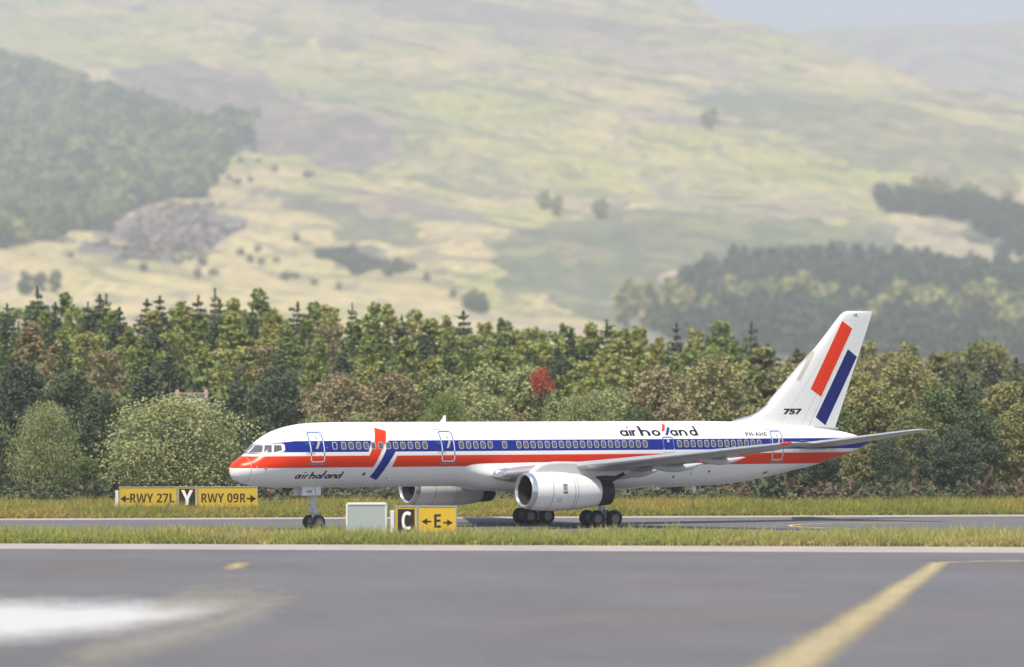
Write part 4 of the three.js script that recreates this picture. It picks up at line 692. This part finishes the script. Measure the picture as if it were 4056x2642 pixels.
// undergrowth that closes the forest edge
function scatter(name, geo, mat, list, label, category) {
  const m = new THREE.InstancedMesh(geo, mat, list.length), M = new THREE.Matrix4(), q = new THREE.Quaternion(), up = new THREE.Vector3(0, 1, 0), c = new THREE.Color();
  list.forEach(([x, y, z, s, h, a, r, g, b], i) => { m.setMatrixAt(i, M.compose(new THREE.Vector3(x, y, z), q.setFromAxisAngle(up, a), new THREE.Vector3(s, h, s))); m.setColorAt(i, c.setRGB(r, g, b)); });
  m.name = numbered(name); m.castShadow = m.receiveShadow = true; scene.add(m);
  return tag(m, label, category, null, 'stuff');
}
{
  const r = rng(77), tuft = new Leaves(5); for (let i = 0; i < 34; i++) tuft.clump((r() - .5) * 1.2, .25 + r() * .9, (r() - .5) * 1.2, .3, 3, .26, 1.2);
  const list = []; for (let i = 0; i < 2200; i++) { const x = (r() - .5) * 130, d = 352 + r() * r() * 60, k = .6 + .8 * r(), br = r() < .35; list.push([x, Math.max(0, hillHeight(x, d)) - .1, -d, .8 + .9 * r(), .5 + .9 * r() * r() + (r() < .1 ? .6 : 0), r() * 6.28, (br ? .15 : .085) * k, (br ? .11 : .11) * k, (br ? .065 : .05) * k]); }
  scatter('undergrowth', tuft.build(), leafMat(1, 1, 1), list, 'tangled green and brown undergrowth along the forest edge', 'undergrowth');
}
scatter('understorey', understorey[0], leafMat(1, 1, 1), understorey[1], 'dense dark green understorey between the forest trees', 'undergrowth');
// grass: curved blades in tufts
function tuftOf(seed, blades, h, lean) {
  const r = rng(seed), pos = [], col = [];
  for (let i = 0; i < blades; i++) {
    const a = r() * 6.2832, bx = (r() - .5) * .5, bz = (r() - .5) * .5, L = h * (.45 + .75 * r()), w = .013 + .013 * r(), k = lean * (.3 + r()), dx = Math.cos(a), dz = Math.sin(a), ph = r() * 6.28, wx = Math.cos(ph) * w, wz = Math.sin(ph) * w, t = .72 + .56 * r(), y = r();
    const at = (q) => [bx + dx * k * L * q * q, L * q * (1 - .25 * k * q), bz + dz * k * L * q * q];
    const [p0, p1, p2] = [at(0), at(.55), at(1)];
    const A = [p0[0] - wx, p0[1], p0[2] - wz], B = [p0[0] + wx, p0[1], p0[2] + wz], C = [p1[0] - wx * .8, p1[1], p1[2] - wz * .8], D = [p1[0] + wx * .8, p1[1], p1[2] + wz * .8];
    for (const v of [A, B, C, B, D, C, C, D, p2]) { pos.push(...v); col.push(t * (1 + .35 * (y - .5)), t, t * (1 - .5 * (y - .5))); }
  }
  const g = new THREE.BufferGeometry(); g.setAttribute('position', new THREE.Float32BufferAttribute(pos, 3)); g.setAttribute('color', new THREE.Float32BufferAttribute(col, 3)); g.computeVertexNormals(); return g;
}
function lawn(name, seed, count, zNear, zFar, h, G, D, label) {
  const r = rng(seed), sets = [[], []];
  for (let i = 0; i < count; i++) {
    const x = (r() - .5) * 96, t = r(), z = lerp(zNear(x) - 1.6 * fbm(x / 1.7, 3, 3, seed + 9), zFar(x) + 1.6 * fbm(x / 1.7, 8, 3, seed + 9), t), n = fbm(x / 3.2, z / 3.2, 3, seed), edge = smooth(0, .07, t) * smooth(0, .06, 1 - t);
    if (r() > .25 + 1.3 * n * (.35 + .65 * edge)) continue;
    const dry = smooth(.45, .68, fbm(x / 5, z / 5, 3, seed + 4)), k = .75 + .5 * r();
    sets[r() < .5 ? 0 : 1].push([x, -.03, z, .8 + .5 * r(), (.55 + .75 * n) * (.6 + .4 * edge) * (r() < .06 ? 1.7 : 1), r() * 6.28, lerp(G[0], D[0], dry) * k, lerp(G[1], D[1], dry) * k, lerp(G[2], D[2], dry) * k]);
  }
  sets.forEach((s, i) => scatter(name, tuftOf(seed + i, 16, h, .8), leafMat(1, 1, 1), s, label + (i ? ', paler blades' : ', greener blades'), 'grass'));
}
lawn('near_grass', 51, 52000, (x) => grassE(x) - .3, (x) => nearE(x) + .4, 0.54, [.35, .37, .085], [.46, .40, .14], 'tufted yellow green grass of the near verge');
lawn('far_grass', 61, 60000, (x) => farO(x) - .1, () => backZ - 6, 0.55, [.26, .27, .045], [.38, .31, .07], 'tufted olive grass of the far verge under the runway sign');
// plants of the hill: [x, distance]
const hillProto = (seed, rx, n, per, size) => broadleaf(seed, { rx, y0: .8, y1: 9.6, clumps: n, per, size, trunk: .5, bias: .85, ragged: .4 });
PROTO.hill = [hillProto(81, 4.2, 34, 12, 1.5), hillProto(82, 3.6, 34, 12, 1.4)]; PROTO.hillConifer = [hillProto(83, 2.2, 30, 10, 1.2), hillProto(84, 2.6, 30, 10, 1.2)]; PROTO.scrub = [hillProto(85, 8, 30, 10, 2.2), hillProto(86, 11, 30, 10, 2.4)];
SHADE.hill = [leafMat(.15, .20, .06), leafMat(.12, .165, .05)]; SHADE.paleHill = [leafMat(.38, .38, .13), leafMat(.34, .36, .115)]; SHADE.darkHill = [leafMat(.10, .145, .045), leafMat(.125, .165, .05)];
const hillPlant = (name, kind, shade, x, d, h, w, label, group) => plant(name, kind, shade, x * HILL, -d * HILL, hillHeight(x * HILL, d * HILL), h * HILL, w * HILL, label, kind === 'scrub' ? 'shrub' : 'tree', group);
hillPlant('lone_tree', 'hill', 'paleHill', 87, 2136, 9.5, 1.25, 'single round pale tree alone on the upper right hillside');
[[-122, 2144, 9], [-117, 2076, 8], [-117, 2024, 7], [-120, 1892, 9], [-127, 1784, 9], [-125, 1796, 8], [-141, 1620, 9], [-153, 1528, 9], [-149, 1560, 8], [-151, 1468, 8], [-130, 1772, 8], [-136, 1656, 8], [-144, 1560, 9]].forEach(([x, d, h]) => hillPlant('edge_tree', 'hill', 'darkHill', x, d, h, .62, 'dark tree on the lower edge of the hillside plantation', 'dark trees along the plantation edge'));
[[-109, 1892], [-104, 1856], [-99, 1856], [-102, 1972], [-94, 1944], [-79, 1908], [-109, 1972], [-107, 2036], [-68, 1552], [-63, 1416], [-56, 1392], [-48, 1360], [-90, 1424], [-83, 1368], [-86, 1344], [-64, 1380], [-24, 1388], [-16, 1328], [-75, 1468], [-84, 1516], [-79, 1528], [-72, 1496], [-80, 1496], [-103, 1528], [-125, 1508], [-128, 1424], [-102, 1360]].forEach(([x, d], i) => hillPlant('moor_shrub', 'scrub', 'darkHill', x, d, 1.5 + 1.2 * hash(i, 3), .10 + .10 * hash(i, 7), d > 1700 ? 'low dark shrub on the moor right of the plantation' : 'low dark shrub dotted on the pale meadow', d > 1700 ? 'shrubs beside the plantation' : 'shrubs on the pale meadow'));
[[-10, 1276, 6.5], [-8, 1268, 6], [-11, 1284, 5]].forEach(([x, d, h]) => hillPlant('meadow_tree', 'hill', 'hill', x, d, h, .5, 'dark tree of a small clump at the foot of the pale meadow', 'trees at the foot of the meadow'));
[[-128, 1292, 6.5], [-120, 1292, 6], [-125, 1300, 5]].forEach(([x, d, h]) => hillPlant('meadow_tree', 'hill', 'hill', x, d, h, .55, 'bluish tree rising just over the forest at the left edge', 'trees over the forest at the left edge'));
[[11, 1700], [16, 1676], [30, 1656]].forEach(([x, d]) => hillPlant('pale_tree', 'hill', 'paleHill', x, d, 7, .7, 'pale tree in the middle of the hillside meadow', 'pale trees mid hillside'));
[[142, 1724], [143, 1704], [147, 1704], [151, 1712], [158, 1676], [160, 1724], [163, 1612]].forEach(([x, d]) => hillPlant('pale_tree', 'hill', 'paleHill', x, d, 7.5, .72, 'pale tree beside the dark hedge at the right edge', 'pale trees beside the dark hedge'));
[[38, 1168], [41, 1152], [46, 1152], [53, 1212], [56, 1204], [60, 1224], [63, 1204], [67, 1196], [72, 1212], [74, 1196], [77, 1188], [88, 1152], [91, 1152], [98, 1168], [100, 1152], [101, 1120], [108, 1152], [115, 1188], [111, 1120], [112, 1088], [82, 1120], [82, 1168], [119, 1168], [33, 1196], [28, 1196]].forEach(([x, d], i) => hillPlant('valley_tree', 'hill', 'paleHill', x, d, 8.5 + 4 * hash(i, 11), .8 + .35 * hash(i, 5), 'pale hazy tree in front of the dark wood at the foot of the hill', 'pale trees before the valley wood'));
function wood(name, polygon, count, kind, tones, h0, h1, seed, label) {
  const r = rng(seed), B = box2(polygon), list = [];
  while (list.length < count) { const x = lerp(B[0], B[1], r()), d = lerp(B[2], B[3], r()); if (!inside(polygon, x + (fbm(x / 9, d / 40, 3, seed) - .5) * 22, d + (fbm(x / 9, d / 40, 3, seed + 5) - .5) * 90)) continue; const h = lerp(h0, h1, r()), t = tones[Math.floor(r() * tones.length)], k = .75 + .5 * r(); list.push([x * HILL, hillHeight(x * HILL, d * HILL) - .4, -d * HILL, h * HILL / 10 * (.85 + .5 * r()), h * HILL / 10, r() * 6.28, t[0] * k, t[1] * k, t[2] * k]); }
  scatter(name, PROTO[kind][0].crown, leafMat(1, 1, 1), list, label, 'wood');
}
wood('plantation', COVER.plantation, 1900, 'hill', [[.30, .34, .105], [.37, .38, .125], [.17, .22, .065], [.33, .36, .11], [.13, .175, .055]], 4, 9.5, 5, 'mixed plantation covering the left of the hillside');
wood('hedge_belt', COVER.hedge, 620, 'hillConifer', [[.08, .12, .045], [.105, .15, .05]], 4.5, 7, 6, 'dark band of conifers on the right hillside');
wood('valley_wood', COVER.wood, 1300, 'hillConifer', [[.08, .12, .045], [.11, .155, .05], [.07, .105, .042]], 6, 9, 7, 'dark wood at the foot of the right hillside');
wood('gorse_scrub', COVER.gorse, 700, 'scrub', [[.21, .165, .12], [.165, .14, .09]], .4, 1.0, 8, 'brown gorse scrub in the pale meadow below the plantation');
wood('dark_scrub', COVER.bushes, 160, 'scrub', [[.12, .15, .055]], .7, 1.8, 9, 'strip of dark bushes across the pale meadow');
renderer.render(scene, camera);
